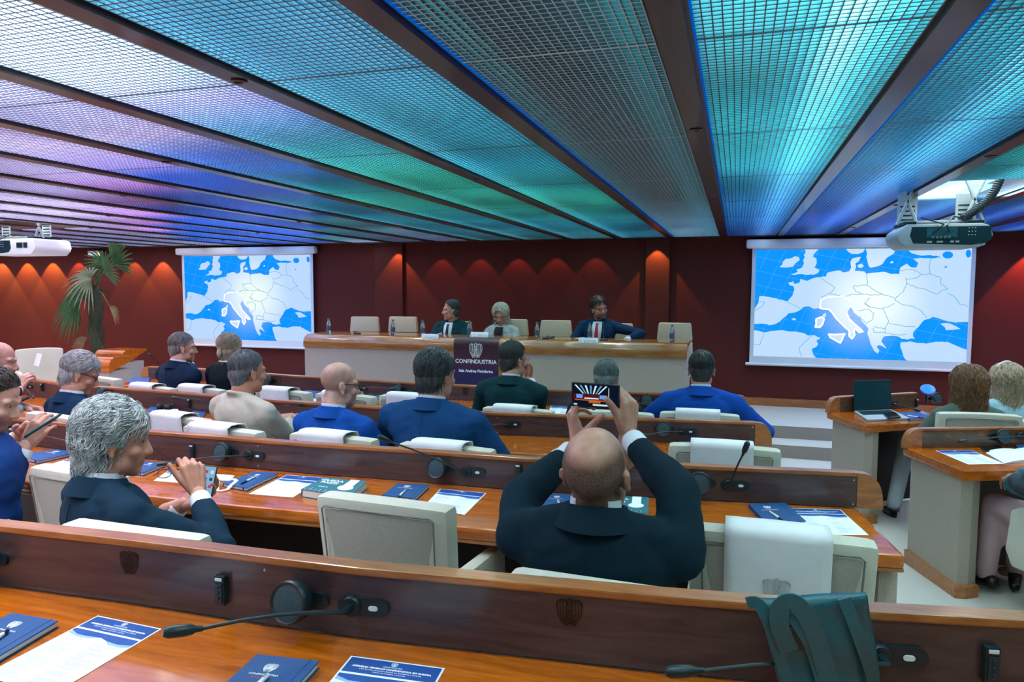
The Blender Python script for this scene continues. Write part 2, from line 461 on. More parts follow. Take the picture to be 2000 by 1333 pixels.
for k in range(3, 8): RUNS[k] = [(0, GR), (.4, TE), (.62, TE), (.78, BL), (1, BL)]
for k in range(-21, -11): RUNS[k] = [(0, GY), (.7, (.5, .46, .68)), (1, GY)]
PY0, PY1 = -2.9, 9.4
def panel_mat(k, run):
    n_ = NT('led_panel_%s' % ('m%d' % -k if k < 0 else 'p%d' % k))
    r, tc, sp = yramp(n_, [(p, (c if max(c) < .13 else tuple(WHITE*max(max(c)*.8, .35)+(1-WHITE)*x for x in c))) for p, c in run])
    # tubes: brighter cores along the bay
    wv = n_.add('ShaderNodeMath', operation='MULTIPLY'); wv.inputs[1].default_value = 2*PI/BS*1.0; n_.link(sp.outputs['X'], wv.inputs[0])
    cs = n_.add('ShaderNodeMath', operation='COSINE'); ad = n_.add('ShaderNodeMath', operation='ADD')
    ad.inputs[1].default_value = -2*PI*((.42 if k == 0 else .30) if k >= 0 else .80); n_.link(wv.outputs[0], ad.inputs[0]); n_.link(ad.outputs[0], cs.inputs[0])
    pw = n_.add('ShaderNodeMapRange'); pw.inputs['From Min'].default_value = .80; pw.inputs['From Max'].default_value = 1.0; pw.inputs['To Min'].default_value = 0.; pw.inputs['To Max'].default_value = 1.
    n_.link(cs.outputs[0], pw.inputs['Value'])
    nz = n_.add('ShaderNodeTexNoise'); nz.inputs['Scale'].default_value = 1.1; nz.inputs['Detail'].default_value = 3; n_.link(tc.outputs['Object'], nz.inputs['Vector'])
    rn = n_.add('ShaderNodeMapRange'); rn.inputs['From Min'].default_value = .35; rn.inputs['From Max'].default_value = .65; rn.inputs['To Min'].default_value = .45; rn.inputs['To Max'].default_value = 1.5
    n_.link(nz.outputs[0], rn.inputs['Value'])
    e1 = n_.add('ShaderNodeEmission'); n_.link(r.outputs[0], e1.inputs[0])
    sm = n_.add('ShaderNodeMath', operation='MULTIPLY'); sm.inputs[1].default_value = LAMP*(.72 if k >= 0 else 1.); n_.link(rn.outputs[0], sm.inputs[0]); n_.link(sm.outputs[0], e1.inputs[1])
    e2 = n_.add('ShaderNodeEmission'); e2.inputs[0].default_value = (.75, .95, 1, 1)
    sm2 = n_.add('ShaderNodeMath', operation='MULTIPLY'); sm2.inputs[1].default_value = LAMP*(1.9 if k not in (-1,) and k > -6 else .0); n_.link(pw.outputs[0], sm2.inputs[0])
    n_.link(sm2.outputs[0], e2.inputs[1])
    a = n_.add('ShaderNodeAddShader'); n_.link(e1.outputs[0], a.inputs[0]); n_.link(e2.outputs[0], a.inputs[1]); n_.link(a.outputs[0], n_.out.inputs[0])
    return n_.m
OPEN = {2: (4.95, 5.95), -12: (5.3, 6.3), -11: (5.3, 6.3)}      # bays opened for the projectors
NL, CS = 23, .0265
def grid_bay(k):
    x0 = B0+k*BS+bw*.99; x1 = B0+(k+1)*BS+bw*.01
    far = k <= -8
    ph = .011; t = .0022 if not far else .003; te = .0032 if not far else .005
    g = MB()
    spans = [(PY0, PY1)]
    if k in OPEN: spans = [(PY0, OPEN[k][0]), (OPEN[k][1], PY1)]
    nl = NL if not far else 12
    cs = CS if not far else .055
    for (a, b_) in spans:
        for i in range(nl+1):
            x = x0+(x1-x0)*i/nl; g.mat(0).box((x, (a+b_)/2, CEIL+.02), (t, b_-a, ph)); g.mat(1).box((x, (a+b_)/2, CEIL+.0142), (te, b_-a, .0011))
        y = a
        j = 0
        while y <= b_:
            tt = t if (j % 46) else .012
            g.mat(0).box(((x0+x1)/2, y, CEIL+.0195), (x1-x0, tt, ph)); g.mat(1).box(((x0+x1)/2, y, CEIL+.0138), (x1-x0, max(te, tt), .0011)); y += cs; j += 1
    return g
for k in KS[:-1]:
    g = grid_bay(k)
    struct(g.build('ceiling_grid_panel', [grid_mat('glow_tinted_grid_%d' % (k+30), RUNS[k]), M['grid_edge'] if k != -1 else M['grid_edge_lit']], fix=False))
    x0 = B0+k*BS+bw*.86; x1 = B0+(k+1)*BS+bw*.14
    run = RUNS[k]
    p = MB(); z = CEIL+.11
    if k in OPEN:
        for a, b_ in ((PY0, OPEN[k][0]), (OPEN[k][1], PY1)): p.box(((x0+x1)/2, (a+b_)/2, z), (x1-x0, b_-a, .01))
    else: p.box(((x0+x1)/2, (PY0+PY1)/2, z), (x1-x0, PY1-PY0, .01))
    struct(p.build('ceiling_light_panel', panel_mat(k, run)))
# two added strips making the teal glow along the dark bay's edges
for k, xs in ((-1, (.10, .80)),):
    for f in xs:
        p = MB(); x = B0+bw*.5+k*BS+BS*f
        p.box((x, 3.2, CEIL+.09), (.07, 12.2, .02)); struct(p.build('ceiling_glow_strip', emit('teal_glow', (.03, .42, .48), LAMP*.55)))
# white fluorescent box visible through the opening over the right projector
p = MB(); p.box((B0+2.5*BS, 5.45, CEIL+.30), (.42, 1.3, .04)); struct(p.build('ceiling_light_panel', emit('white_tube_box', (.9, 1, 1), LAMP*1.2)))
p = MB(); p.box((B0-10.9*BS, 5.8, CEIL+.30), (1.0, 1.0, .04)); struct(p.build('ceiling_light_panel', emit('white_tube_box_left', (.85, 1, 1), LAMP*.6)))

# spot lamps along the back wall (warm scallops on the cloth)
def spot(x, power, col, r=.0, ang=74, dy=.16):
    l = bpy.data.lights.new('wall_spot', 'SPOT'); l.energy = power; l.color = col; l.spot_size = D2R(ang); l.spot_blend = .18; l.shadow_soft_size = .01
    o = bpy.data.objects.new('wall_spot', l); COL.objects.link(o)
    o.location = (x, WALLY-dy, CEIL-.02)
    d = Vector((0, .0, -1)).normalized(); o.rotation_euler = d.to_track_quat('-Z', 'Y').to_euler()
    return o
for px, pw, c in ((-14, 110, (1, .5, .10)), (36, 110, (1, .48, .08)), (86, 110, (1, .48, .08)), (137, 50, (1, .28, .10)), (192, 14, (1, .4, .12)), (247, 46, (1, .44, .10)), (303, 80, (1, .44, .12)),
                   (772, 30, (1, .36, .08)), (855, 8, (1, .2, .14)), (931, 8, (1, .2, .14)), (1006, 8, (1, .2, .14)), (1082, 7, (1, .2, .14)), (1160, 7, (1, .2, .14)), (1282, 30, (1, .42, .08)), (2030, 80, (1, .16, .10))):
    spot(PY(px, 500, WALLY-.16).x, pw, c)

# fill spots added along the beams for neutral white light, with small rims
def fill_spot(x, y, watts):
    l = bpy.data.lights.new('fill_spot', 'SPOT'); l.energy = watts; l.color = (1, .94, .90); l.spot_size = D2R(150); l.spot_blend = .8; l.shadow_soft_size = .12
    o = bpy.data.objects.new('fill_spot', l); COL.objects.link(o); o.location = (x, y, CEIL-.035)
    b = MB(); b.lathe([(.024, .002), (.026, -.004), (.018, -.006), (.014, -.001)], (x, y, CEIL), 12); struct(b.build('ceiling_fill_rim', M['beam'], smooth=True))
FILL = 16.5
for k in range(-12, 8, 2):
    for j, y in enumerate((-1.2, .9, 3.0, 5.1, 7.2)):
        fill_spot(B0+k*BS+bw*.5, y+(1.0 if (k//2) % 2 else 0), FILL)
# ------------------------------------------------------------------ the long curved desks
def poly(pts, z):
    return [tuple(PZ(x, y, z)[:2]) for x, y in pts]
def seg_cut(pts, cuts):
    """split a polyline at the given X values"""
    out = []; cur = [pts[0]]
    cuts = sorted(cuts)
    for a, b in zip(pts[:-1], pts[1:]):
        for c in cuts:
            if a[0] < c < b[0]:
                t = (c-a[0])/(b[0]-a[0]); q = (c, a[1]+t*(b[1]-a[1])); cur.append(q); out.append(cur); cur = [q]
        cur.append(b)
    out.append(cur); return out
def lerp_on(pts, X):
    for a, b in zip(pts[:-1], pts[1:]):
        if a[0] <= X <= b[0]:
            t = (X-a[0])/(b[0]-a[0]); T = Vector((b[0]-a[0], b[1]-a[1], 0)).normalized()
            return Vector((X, a[1]+t*(b[1]-a[1]), 0)), T
    a, b = (pts[0], pts[1]) if X < pts[0][0] else (pts[-2], pts[-1])
    T = Vector((b[0]-a[0], b[1]-a[1], 0)).normalized()
    t = (X-a[0])/(b[0]-a[0]); return Vector((X, a[1]+t*(b[1]-a[1]), 0)), T
ROWS = {}
def long_desk(key, pts, ztop, h, depth, cuts, label, endL=False, endR=False, warm=()):
    """pts: foot line of the upright panel (its camera side); the desktop lies on the camera side"""
    zd = ztop-h
    fl = floor_z(pts[len(pts)//2][1])
    ROWS[key] = dict(pts=pts, zt=ztop, zd=zd, h=h, fl=fl)
    base = empty('long_desk', (pts[len(pts)//2][0], pts[len(pts)//2][1], fl))
    tag(base, label, 'desk', 'long curved wooden conference desks')
    for i, sg in enumerate(seg_cut(pts, cuts)):
        b = MB(); b.mat(0).ribbon(sg, 0., -.02, zd, ztop-.016)
        # screws along the panel edges
        b.mat(1)
        L = sum((Vector(q)-Vector(p)).length for p, q in zip(sg[:-1], sg[1:]))
        xs = [sg[0][0]+.012, sg[-1][0]-.012, (sg[0][0]+sg[-1][0])/2]
        for x in xs:
            p, T = lerp_on(sg, x); N = Vector((T.y, -T.x, 0))
            for z in (zd+.012, ztop-.03):
                b.lathe([(.0035, 0), (.0035, .0012), (.002, .002)], p+Vector((0, 0, z))+N*.0002, 8, frame(T, Vector((0, 0, 1)), N))
        b.build('upright_panel', [M['panel_warm'] if i in warm else M['panel'], M['screwm']], base, world=True)
    b = MB(); b.ribbon(pts, .004, -.042, ztop-.016, ztop); b.build('top_rail', M['trim'], base, world=True, bevel=.004)
    b = MB(); b.ribbon(pts, -.02, -.042, fl+.02, ztop-.016); b.build('front_board', M['front'], base, world=True)
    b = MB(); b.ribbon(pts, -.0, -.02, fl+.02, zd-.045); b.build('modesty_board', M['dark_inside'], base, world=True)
    b = MB(); b.ribbon(pts, depth, 0., zd-.045, zd)
    # bevelled nosing
    b.build('desktop', M['desk'], base, world=True, bevel=.012)
    b = MB(); b.ribbon(pts, depth-.004, depth-.03, zd-.058, zd-.044); b.build('nosing', M['trim'], base, world=True, bevel=.004)
    for flag, s in ((endL, 0), (endR, -1)):
        if not flag: continue
        p = Vector((*pts[s], 0)); q = Vector((*pts[1 if s == 0 else -2], 0)); T = (p-q).normalized(); Nn = Vector((T.y, -T.x, 0)) if s == -1 else Vector((-T.y, T.x, 0))
        # rounded wooden end of the upright
        r = .095
        poly_ = [(0, 0), (r, 0)]+[(r*math.cos(a)**.7 if math.cos(a) > 1e-6 else 0, (h)*math.sin(a)**.8) for a in np.linspace(.25, PI/2, 8)]
        b = MB(); b.prism(poly_, p+Vector((0, 0, zd-.002))+Nn*.004, T, (0, 0, 1), -Nn, .046); b.build('rounded_end', M['trim'], base, world=True)
        # carpet-covered end leg
        c = p+T*.0+Nn*(depth*.5); bb = MB()
        bb.box((0, 0, 0), (.07, depth*.82, zd-.046-fl-.004), bev=.03)
        Rm = frame(T, Nn, Vector((0, 0, 1))) if s == -1 else frame(-T, Nn, Vector((0, 0, 1)))
        off = c-T*.03+Vector((0, 0, (zd-.046+fl)/2+.002))
        bb.v = [tuple(Rm @ Vector(v)+off) for v in bb.v]
        bb.build('end_leg', M['front'], base, world=True)
    return base
r1 = poly([(0, 1027), (240, 1053), (497, 1085), (700, 1109), (1300, 1164), (1690, 1193.5), (2000, 1211)], CAMZ-.57)
e0 = Vector(r1[0])-Vector(r1[1]); r1 = [tuple(Vector(r1[0])+e0.normalized()*1.2)]+r1
e0 = Vector(r1[-1])-Vector(r1[-2]); r1 = r1+[tuple(Vector(r1[-1])+e0.normalized()*.5)]
long_desk('a', r1, CAMZ-.57, .147, .56, [PZ(497, 1085, CAMZ-.57).x], 'long curved wooden desk nearest the camera, black bag standing on it', warm=(1,))
r2 = poly([(8, 815), (147, 829.6), (294, 843), (600, 866.5), (786, 878), (1036, 896), (1330, 908.6), (1675, 923.6)], CAMZ-.70)
e0 = Vector(r2[0])-Vector(r2[1]); r2 = [tuple(Vector(r2[0])+e0.normalized()*.9)]+r2
long_desk('b', r2, CAMZ-.70, .136, .50, [PZ(147, 829.6, CAMZ-.70).x, PZ(786, 878, CAMZ-.70).x], 'long curved wooden desk the man photographing with his phone sits at', endR=True)
r3 = poly([(32, 737), (113, 749), (188, 755), (341, 766), (541, 782), (769, 797), (972, 807), (1069, 810), (1254, 818), (1475, 825)], CAMZ-.76)
e0 = Vector(r3[0])-Vector(r3[1]); r3 = [tuple(Vector(r3[0])+e0.normalized()*.7)]+r3
long_desk('c', r3, CAMZ-.76, .134, .46, [PZ(560, 783, CAMZ-.76).x], 'long curved wooden desk in front of the man in the beige jacket', endR=True)
r4 = poly([(290, 716), (385, 720), (519, 730), (590, 735), (709, 742.5), (820, 749), (895, 752), (1056, 761), (1235, 767), (1307, 769), (1440, 772)], CAMZ-.80)
long_desk('d', r4, CAMZ-.80, .125, .46, [PZ(880, 751, CAMZ-.80).x], 'long curved wooden desk closest to the speakers\' table', endL=True, endR=True)

# right-hand block: two desks angled towards the platform
def side_desk(key, A, B, C, zd, h, label, fl, curve=()):
    """A: end of the upright nearest the aisle, B: far point of the upright, C: aisle-side front corner of the desktop (XY)"""
    A = Vector((*A, 0)); B = Vector((*B, 0)); C = Vector((*C, 0))
    T = (B-A).normalized(); N = Vector((T.y, -T.x, 0))
    base = empty('side_desk', (A.x, A.y, fl)); tag(base, label, 'desk', 'carpet-sided desks right of the aisle')
    ROWS[key] = dict(pts=[tuple(A[:2]), tuple(B[:2])], zt=zd+h, zd=zd, h=h, fl=fl)
    ztop = zd+h
    D = C+(B-A)
    b = MB(); b.ribbon([A[:2], B[:2]], 0., -.02, zd, ztop-.014); b.build('upright_panel', M['panel_warm'], base, world=True)
    b = MB(); b.ribbon([A[:2], B[:2]], .004, -.042, ztop-.014, ztop); b.build('top_rail', M['trim'], base, world=True, bevel=.004)
    b = MB(); b.prism([(0, 0), (-.10, 0)]+[(-.10*math.cos(a)**.7, h*math.sin(a)**.8) for a in np.linspace(.25, PI/2-.01, 8)], A+Vector((0, 0, zd-.002))+N*.004, T, (0, 0, 1), -N, .05); b.build('rounded_end', M['trim'], base, world=True)
    b = MB(); b.prism([(p.x, p.y) for p in (A-T*.09-N*.04, A-N*.04, B-N*.04, D, C, C-T*.0)], (0, 0, zd-.05), (1, 0, 0), (0, 1, 0), (0, 0, 1), .05); b.build('desktop', M['desk'], base, world=True, bevel=.012)
    # carpeted side panel with wooden plinth, from the upright to the front corner
    U = (C-A+T*.06); L = U.length; U.normalize(); V = Vector((U.y, -U.x, 0))
    if V.dot(T) < 0: V = -V
    b = MB(); O = A-T*.06-N*.02
    b.prism([(0, 0), (L-.02, 0), (L-.02, .06), (L-.06, .12), (0, .05)], O+V*.012+Vector((0, 0, fl)), U, V, (0, 0, 1), zd-.052-fl); b.build('side_panel', M['front'], base, world=True)
    b = MB(); b.prism([(0, 0), (L+.0, 0), (L+.012, .05), (L-.02, .135), (0, .06)], O+V*-.006+Vector((0, 0, fl)), U, V, (0, 0, 1), .075); b.build('plinth', M['trim'], base, world=True)
    b = MB(); b.ribbon([tuple((A-N*.02)[:2]), tuple((B-N*.02)[:2])], 0, -.022, fl, ztop-.014); b.build('front_board', M['front'], base, world=True)
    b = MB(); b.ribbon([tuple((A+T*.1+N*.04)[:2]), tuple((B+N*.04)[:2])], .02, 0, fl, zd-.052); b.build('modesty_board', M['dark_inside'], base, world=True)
    return base
ZE = .80
side_desk('e', PZ(1800, 876, ZE)[:2], PZ(2150, 872, ZE)[:2], PZ(1884, 922, ZE)[:2], ZE, .12, 'carpet-sided desk with an open notebook, right of the aisle', PZ(1884, 1171, .1).z)
ZF = .78
side_desk('f', PZ(1640, 806, ZF)[:2], PZ(1790, 797, ZF)[:2], PZ(1693, 833, ZF)[:2], ZF, .125, 'carpet-sided desk carrying the open laptop, right of the aisle', .05)

# ------------------------------------------------------------------ the head table
TY = 7.62
xl = PY(592, 653, TY).x; xr = PY(1342, 672, TY).x
t = empty('speakers_table', ((xl+xr)/2, TY, PLZ)); tag(t, 'long speakers\' table with rounded wooden top and beige carpet front', 'table')
zt = 1.165
def nose(mb, x0, x1, r=.155, back=.62):
    # rounded wooden nosing: a quarter round from the flat top down to the carpet front
    prof = [(back, 0), (back, .03), (.16, .03)][::-1]
    pr = [(TY+.16+back-.16, zt-.03), (TY+.16+back-.16, zt), (TY+.13, zt)]
    for a in np.linspace(PI/2, PI, 7)[1:]: pr.append((TY+.13+.13*math.cos(a), zt-.10+.10*math.sin(a)))
    pr += [(TY, zt-.155), (TY+.03, zt-.155), (TY+.03, zt-.09), (TY+.13, zt-.03)]
    mb.prism([(p[0], p[1]) for p in pr], (x0, 0, 0), (0, 1, 0), (0, 0, 1), (1, 0, 0), x1-x0)
b = MB(); nose(b, xl, xr); b.build('wooden_top', M['table'], t, world=True, smooth=True)
b = MB(); b.box(((xl+xr)/2, TY+.035, (zt-.15+PLZ-.03)/2), (xr-xl-.012, .03, zt-.15-PLZ+.06)); b.build('carpet_front', M['front'], t, world=True)
for x in (xl+.02, xr-.02):
    b = MB(); b.box((x, TY+.36, (zt-.05+PLZ)/2), (.03, .6, zt-.05-PLZ)); b.build('end_panel', M['front'], t, world=True)
# dark sign front in the middle, with the emblem and the two lines
sxl = PY(886, 700, TY-.03).x; sxr = PY(973, 700, TY-.03).x
ls = empty('lectern_front', ((sxl+sxr)/2, TY-.02, PLZ)); tag(ls, 'dark wooden sign front with white eagle emblem on the speakers\' table', 'sign')
def sign_mat():
    k = NT('sign_print'); b = k.add('ShaderNodeBsdfPrincipled'); b.inputs['Roughness'].default_value = .35
    tc = k.add('ShaderNodeTexCoord'); sp = k.add('ShaderNodeSeparateXYZ'); k.link(tc.outputs['Object'], sp.inputs[0])
    nz = k.add('ShaderNodeTexNoise'); nz.inputs['Scale'].default_value = 3; mp = k.add('ShaderNodeMapping'); mp.inputs['Scale'].default_value = (6, 6, .5); k.link(tc.outputs['Object'], mp.inputs[0]); k.link(mp.outputs[0], nz.inputs['Vector'])
    mm = k.add('ShaderNodeMath', operation='MULTIPLY_ADD'); mm.inputs[1].default_value = .18; k.link(nz.outputs[0], mm.inputs[0]); k.link(sp.outputs['Z'], mm.inputs[2])
    r = k.ramp([(.20, lin('#15184a')), (.55, lin('#241a4e')), (.68, lin('#4a1f38')), (.85, lin('#3a1820'))]); mr = k.add('ShaderNodeMapRange'); mr.inputs['From Min'].default_value = .1; mr.inputs['From Max'].default_value = 1.0
    k.link(mm.outputs[0], mr.inputs[0]); k.link(mr.outputs[0], r.inputs[0]); k.link(r.outputs[0], b.inputs['Base Color']); k.link(b.outputs[0], k.out.inputs[0]); return k.m
b = MB()
pr = [(TY+.14, zt+.004), (TY+.06, zt+.016)]
for a in np.linspace(PI/2, PI, 7)[1:]: pr.append((TY+.06+.09*math.cos(a), zt-.07+.086*math.sin(a)))
pr += [(TY-.03, PLZ+.02), (TY-.004, PLZ+.02), (TY-.004, zt-.12)]
b.prism(pr, (sxl, 0, 0), (0, 1, 0), (0, 0, 1), (1, 0, 0), sxr-sxl); b.build('sign_board', sign_mat(), ls, world=True, smooth=True)
b = MB(); b.prism([(p[0]+.004, p[1]) for p in pr], (sxr+.002, 0, 0), (0, 1, 0), (0, 0, 1), (1, 0, 0), .12); b.build('wooden_cheek', M['table'], ls, world=True, smooth=True)
cxs = PY(929, 700, TY-.034).x
b = MB(); yy = TY-.0325
eagle(b, (cxs, yy, PY(929, 685, yy).z), (1, 0, 0), (0, 0, 1), .165, .032); b.build('emblem', M['whiteink'], ls, world=True)
b = MB(); put_text(b, 'CONFINDUSTRIA', .064, (cxs, yy, PY(929, 707, yy).z), (1, 0, 0), (0, 0, 1), bold=.001); b.build('lettering', M['whiteink'], ls, world=True)
b = MB(); put_text(b, 'Sala Andrea Pininfarina', .045, (cxs, yy, PY(929, 725.5, yy).z), (1, 0, 0), (0, 0, 1), bold=.001); b.build('lettering', M['whiteink'], ls, world=True)

# small second lectern at the far left
p0 = PZ(205, 742, PLZ+.3)
LY = 7.0
def left_lectern(px0, px1, pyt, label, Y):
    a = PY(px0, pyt, Y); c = PY(px1, pyt, Y); o = empty('side_lectern', ((a.x+c.x)/2, Y, 0)); tag(o, label, 'lectern')
    wd = c.x-a.x
    b = MB(); b.box(((a.x+c.x)/2, Y+.2, a.z/2-.08), (wd-.03, .36, a.z-.16)); b.build('carpet_body', M['front'], o, world=True)
    b = MB(); zz = a.z
    prf = [(Y+.42, zz-.03), (Y+.42, zz)]+[(Y+.10+.10*math.cos(q), zz-.11+.11*math.sin(q)) for q in np.linspace(PI/2, PI, 6)]+[(Y, zz-.17), (Y+.03, zz-.17)]
    b.prism(prf, (a.x, 0, 0), (0, 1, 0), (0, 0, 1), (1, 0, 0), wd); b.build('wooden_top', M['desk'], o, world=True, smooth=True)
left_lectern(183, 236, 684, 'small rounded wooden lectern in front of the palm', 7.2)
left_lectern(150, 212, 697, 'lower wooden side table beside the lone armchair', 6.5)

# ------------------------------------------------------------------ chairs
def chair_proto(cover=False):
    o = empty('conference_armchair')
    W, Z0, Z1 = .475, .34, .87
    def slab(w0, w1, z0, z1, y0, y1, tk, bev, mat_, name, bow=.03, par=None):
        b = MB(); nx, nz = 8, 6; v = []; f = []
        for side in (0, 1):
            for j in range(nz+1):
                tz = j/nz; w_ = w0+(w1-w0)*tz; z = z0+(z1-z0)*tz; y = y0+(y1-y0)*tz
                for i in range(nx+1):
                    u = i/nx*2-1
                    v.append((u*w_/2, y-bow*(1-u*u)+(tk if side else 0), z+(.012*(1-u*u) if j == nz else 0)))
        m = (nx+1)*(nz+1)
        for j in range(nz):
            for i in range(nx):
                a = j*(nx+1)+i; f.append([a, a+1, a+nx+2, a+nx+1]); f.append([m+a, m+a+nx+1, m+a+nx+2, m+a+1])
        for i in range(nx):
            f.append([i, m+i, m+i+1, i+1]); a = nz*(nx+1)+i; f.append([a, a+1, m+a+1, m+a])
        for j in range(nz):
            a = j*(nx+1); f.append([a, a+nx+1, m+a+nx+1, m+a]); a = a+nx; f.append([a, m+a, m+a+nx+1, a+nx+1])
        b.raw(v, f)
        return b.build(name, mat_, par or o, smooth=True, bevel=bev)
    bk = slab(.45, W, Z0, Z1, -.17, -.235, .085, .022, M['chair'], 'backrest')
    slab(.36, W-.075, Z0+.03, Z1-.035, -.1805, -.239, .02, .004, M['chair_back'], 'back_panel', par=bk)
    b = MB()
    # piping round the inset panel
    def yb(z, u): t_ = (z-Z0)/(Z1-Z0); return -.178-.062*t_-.03*(1-u*u)-.004
    P = []
    for z in np.linspace(Z0+.04, Z1-.034, 6): P.append((-(.185+.015*(z-Z0)/.5), yb(z, .83), z))
    for u in np.linspace(-.8, .8, 8): P.append((u*.235, yb(Z1-.03, u), Z1-.028+.008*(1-u*u)))
    for z in np.linspace(Z1-.034, Z0+.04, 6): P.append(((.185+.015*(z-Z0)/.5), yb(z, .83), z))
    b.tube(P, .0028, 5); b.build('piping', M['seam'], bk)
    b = MB(); b.box((0, .05, .42), (.44, .46, .13), bev=.035); b.build('seat', M['chair'], o, smooth=True)
    for s in (-1, 1):
        b = MB(); b.prism([(-.17, .30), (.22, .30), (.26, .38), (.24, .585), (.20, .61), (-.16, .63)], (s*.222-.026, 0, 0), (0, 1, 0), (0, 0, 1), (1, 0, 0), .052)
        b.build('armrest', M['chair'], o, smooth=True, bevel=.016)
    b = MB(); b.lathe([(.03, .06), (.03, .30), (.10, .34), (.10, .35)], n=14); b.build('column', M['black'], o, smooth=True)
    for k in range(5):
        a = 2*PI*k/5+.3; d = Vector((math.cos(a), math.sin(a), 0))
        b = MB(); b.tube([d*.02+Vector((0, 0, .09)), d*.15+Vector((0, 0, .08)), d*.27+Vector((0, 0, .065))], [.028, .024, .018], 8); lg = b.build('base_leg', M['black'], o, smooth=True)
        b = MB(); sd = Vector((-d.y, d.x, 0))
        for q in (-1, 1): b.lathe([(.012, -.009), (.026, -.009), (.026, .009), (.012, .009)], d*.27+sd*q*.013+Vector((0, 0, .027)), 14, frame(d, Vector((0, 0, 1)), sd))
        b.build('caster', M['black'], lg, smooth=True)
    return o
def cover_proto():
    """white headrest cloth folded over the top of a chair back"""
    b = MB(); nx, P = 10, [(.30, .02), (.62, .0), (.86, 0), (.895, .02), (.90, .05), (.885, .08), (.72, .086)]
    W = .26; rng = random.Random(4); v = []; f = []
    prof = []
    for z in np.linspace(.46, .868, 9): prof.append((-.197-.062*(z-.34)/.53-.004, z))
    prof += [(-.262, .884), (-.24, .894), (-.20, .894), (-.15, .886), (-.135, .86), (-.125, .70)]
    for j, (y, z) in enumerate(prof):
        for i in range(nx+1):
            u = i/nx*2-1
            wob = .004*math.sin(u*5+j*.7)+.003*math.sin(j*1.7+u*2)
            v.append((u*W/2-.01, y-.028*(1-(u*.55)**2)*1.0-abs(wob)*.6*(1 if y < -.2 else -1), z+.010*(1-(u*.55)**2)*(1 if z > .85 else 0)))
    for j in range(len(prof)-1):
        for i in range(nx): a = j*(nx+1)+i; f.append([a, a+1, a+nx+2, a+nx+1])
    b.raw(v, f)
    o = b.build('headrest_cover', M['linen'], None, smooth='all', fix=False)
    md = o.modifiers.new('t', 'SOLIDIFY'); md.thickness = .0022; md.offset = 1
    e = MB(); eagle(e, (-.01, -.284, .745), (1, 0, 0), (0, -.12, 1), .07, .035, depth=.002); em = e.build('emblem', mat('embossed_linen', '#bfc0c6', .8), o)
    return o
CH0 = chair_proto(); CV0 = cover_proto()
used = {'c': False, 'v': False}
CHAIRS = {}
def place_chair(key, px, py, Y, rz, label, cover=None, s=1.0, group='cream armchairs in the audience rows', ztop=.87):
    """px, py: middle of the top edge of the back in the photograph"""
    top = PY(px, py, Y)
    if used['c']: c = copy_tree(CH0)
    else: c = CH0; used['c'] = True
    R = Matrix.Rotation(rz, 4, 'Z')
    back = R @ Vector((0, -.215*s, 0))
    z = top.z-ztop*s
    c.matrix_basis = Matrix.Translation((top.x-back.x, top.y-back.y, z)) @ R @ Matrix.Scale(s, 4)
    tag(c, label, 'chair', group); CHAIRS[key] = c
    if cover:
        if used['v']: v = copy_tree(CV0)
        else: v = CV0; used['v'] = True
        v.matrix_basis = c.matrix_basis.copy(); tag(v, cover, 'headrest cover', 'white headrest covers on the audience chairs')
    return c
L_ = D2R
place_chair('b3', 745, 980, 1.98, L_(-3), 'empty grey-cream armchair in the middle, left of the man photographing')
place_chair('b4', 1190, 1150, 1.50, L_(-2), 'cream armchair the man photographing with his phone sits in')
place_chair('b5', 1524, 1046, 1.97, L_(0), 'cream armchair with white cover right of the man photographing', 'white cloth with embossed emblem on the chair behind the black bag')
place_chair('b2', 248, 1038, 1.52, L_(0), 'cream armchair the man with long grey curls sits in')
place_chair('b1', 142, 922, 2.02, L_(-6), 'cream armchair between the young man and the man with grey curls')
place_chair('b0', -70, 1005, 2.0, L_(-10), 'armchair at the left edge under the young man with a phone')
place_chair('c1', 100, 812, 3.0, L_(-10), 'cream armchair of the man in navy with thick grey hair')
place_chair('c2', 345, 815, 3.32, L_(-8), 'cream armchair in the third row beyond the grey curls, cloth at its left', 'white cloth on the chair just right of the grey curls')
place_chair('c3', 430, 838, 2.86, L_(-6), 'cream armchair of the man in the beige jacket', 'white cloth on the chair of the man in the beige jacket')
place_chair('c4', 646, 853, 2.95, L_(-4), 'cream armchair of the bald man in the bright blue suit', 'white cloth on the chair of the bald man in blue')
place_chair('c5', 868, 873, 2.98, L_(-3), 'cream armchair of the dark-haired man in the navy suit', 'white cloth on the chair of the dark-haired man in navy')
place_chair('c7', 1414, 874, 3.2, L_(2), 'empty cream armchair with white cover below the man in the blue suit', 'white cloth on the empty chair below the man in blue')
place_chair('c6', 1175, 888, 3.1, L_(-2), 'armchair mostly hidden behind the head of the man photographing')
place_chair('d0', 190, 738, 4.35, L_(-10), 'cream armchair beyond the navy suit of the man with thick grey hair')
place_chair('d1', 292, 756, 4.4, L_(-8), 'cream armchair of the man in the dark suit by the left screen', 'white cloth on the chair of the man by the left screen')
place_chair('d2', 388, 759, 4.42, L_(-8), 'cream armchair right of the man by the left screen', 'white cloth on the chair left of the woman with the bun')
place_chair('d3', 550, 764, 4.35, L_(-6), 'cream armchair between the beige jacket and the bald man in blue', 'white cloth on the chair between the beige jacket and the bald man')
place_chair('d4', 672, 772, 4.3, L_(-5), 'cream armchair just beyond the bald man in blue', 'white cloth on the chair beyond the bald man in blue')
place_chair('d5', 800, 776, 4.3, L_(-4), 'cream armchair beyond the dark-haired man in navy', 'white cloth on the chair beyond the dark-haired man in navy')
place_chair('d6', 1010, 800, 4.28, L_(-2), 'cream armchair of the man in the dark green suit', 'white cloth on the chair of the man in the dark green suit')
place_chair('d7', 1200, 806, 4.3, L_(0), 'cream armchair behind the raised phone')
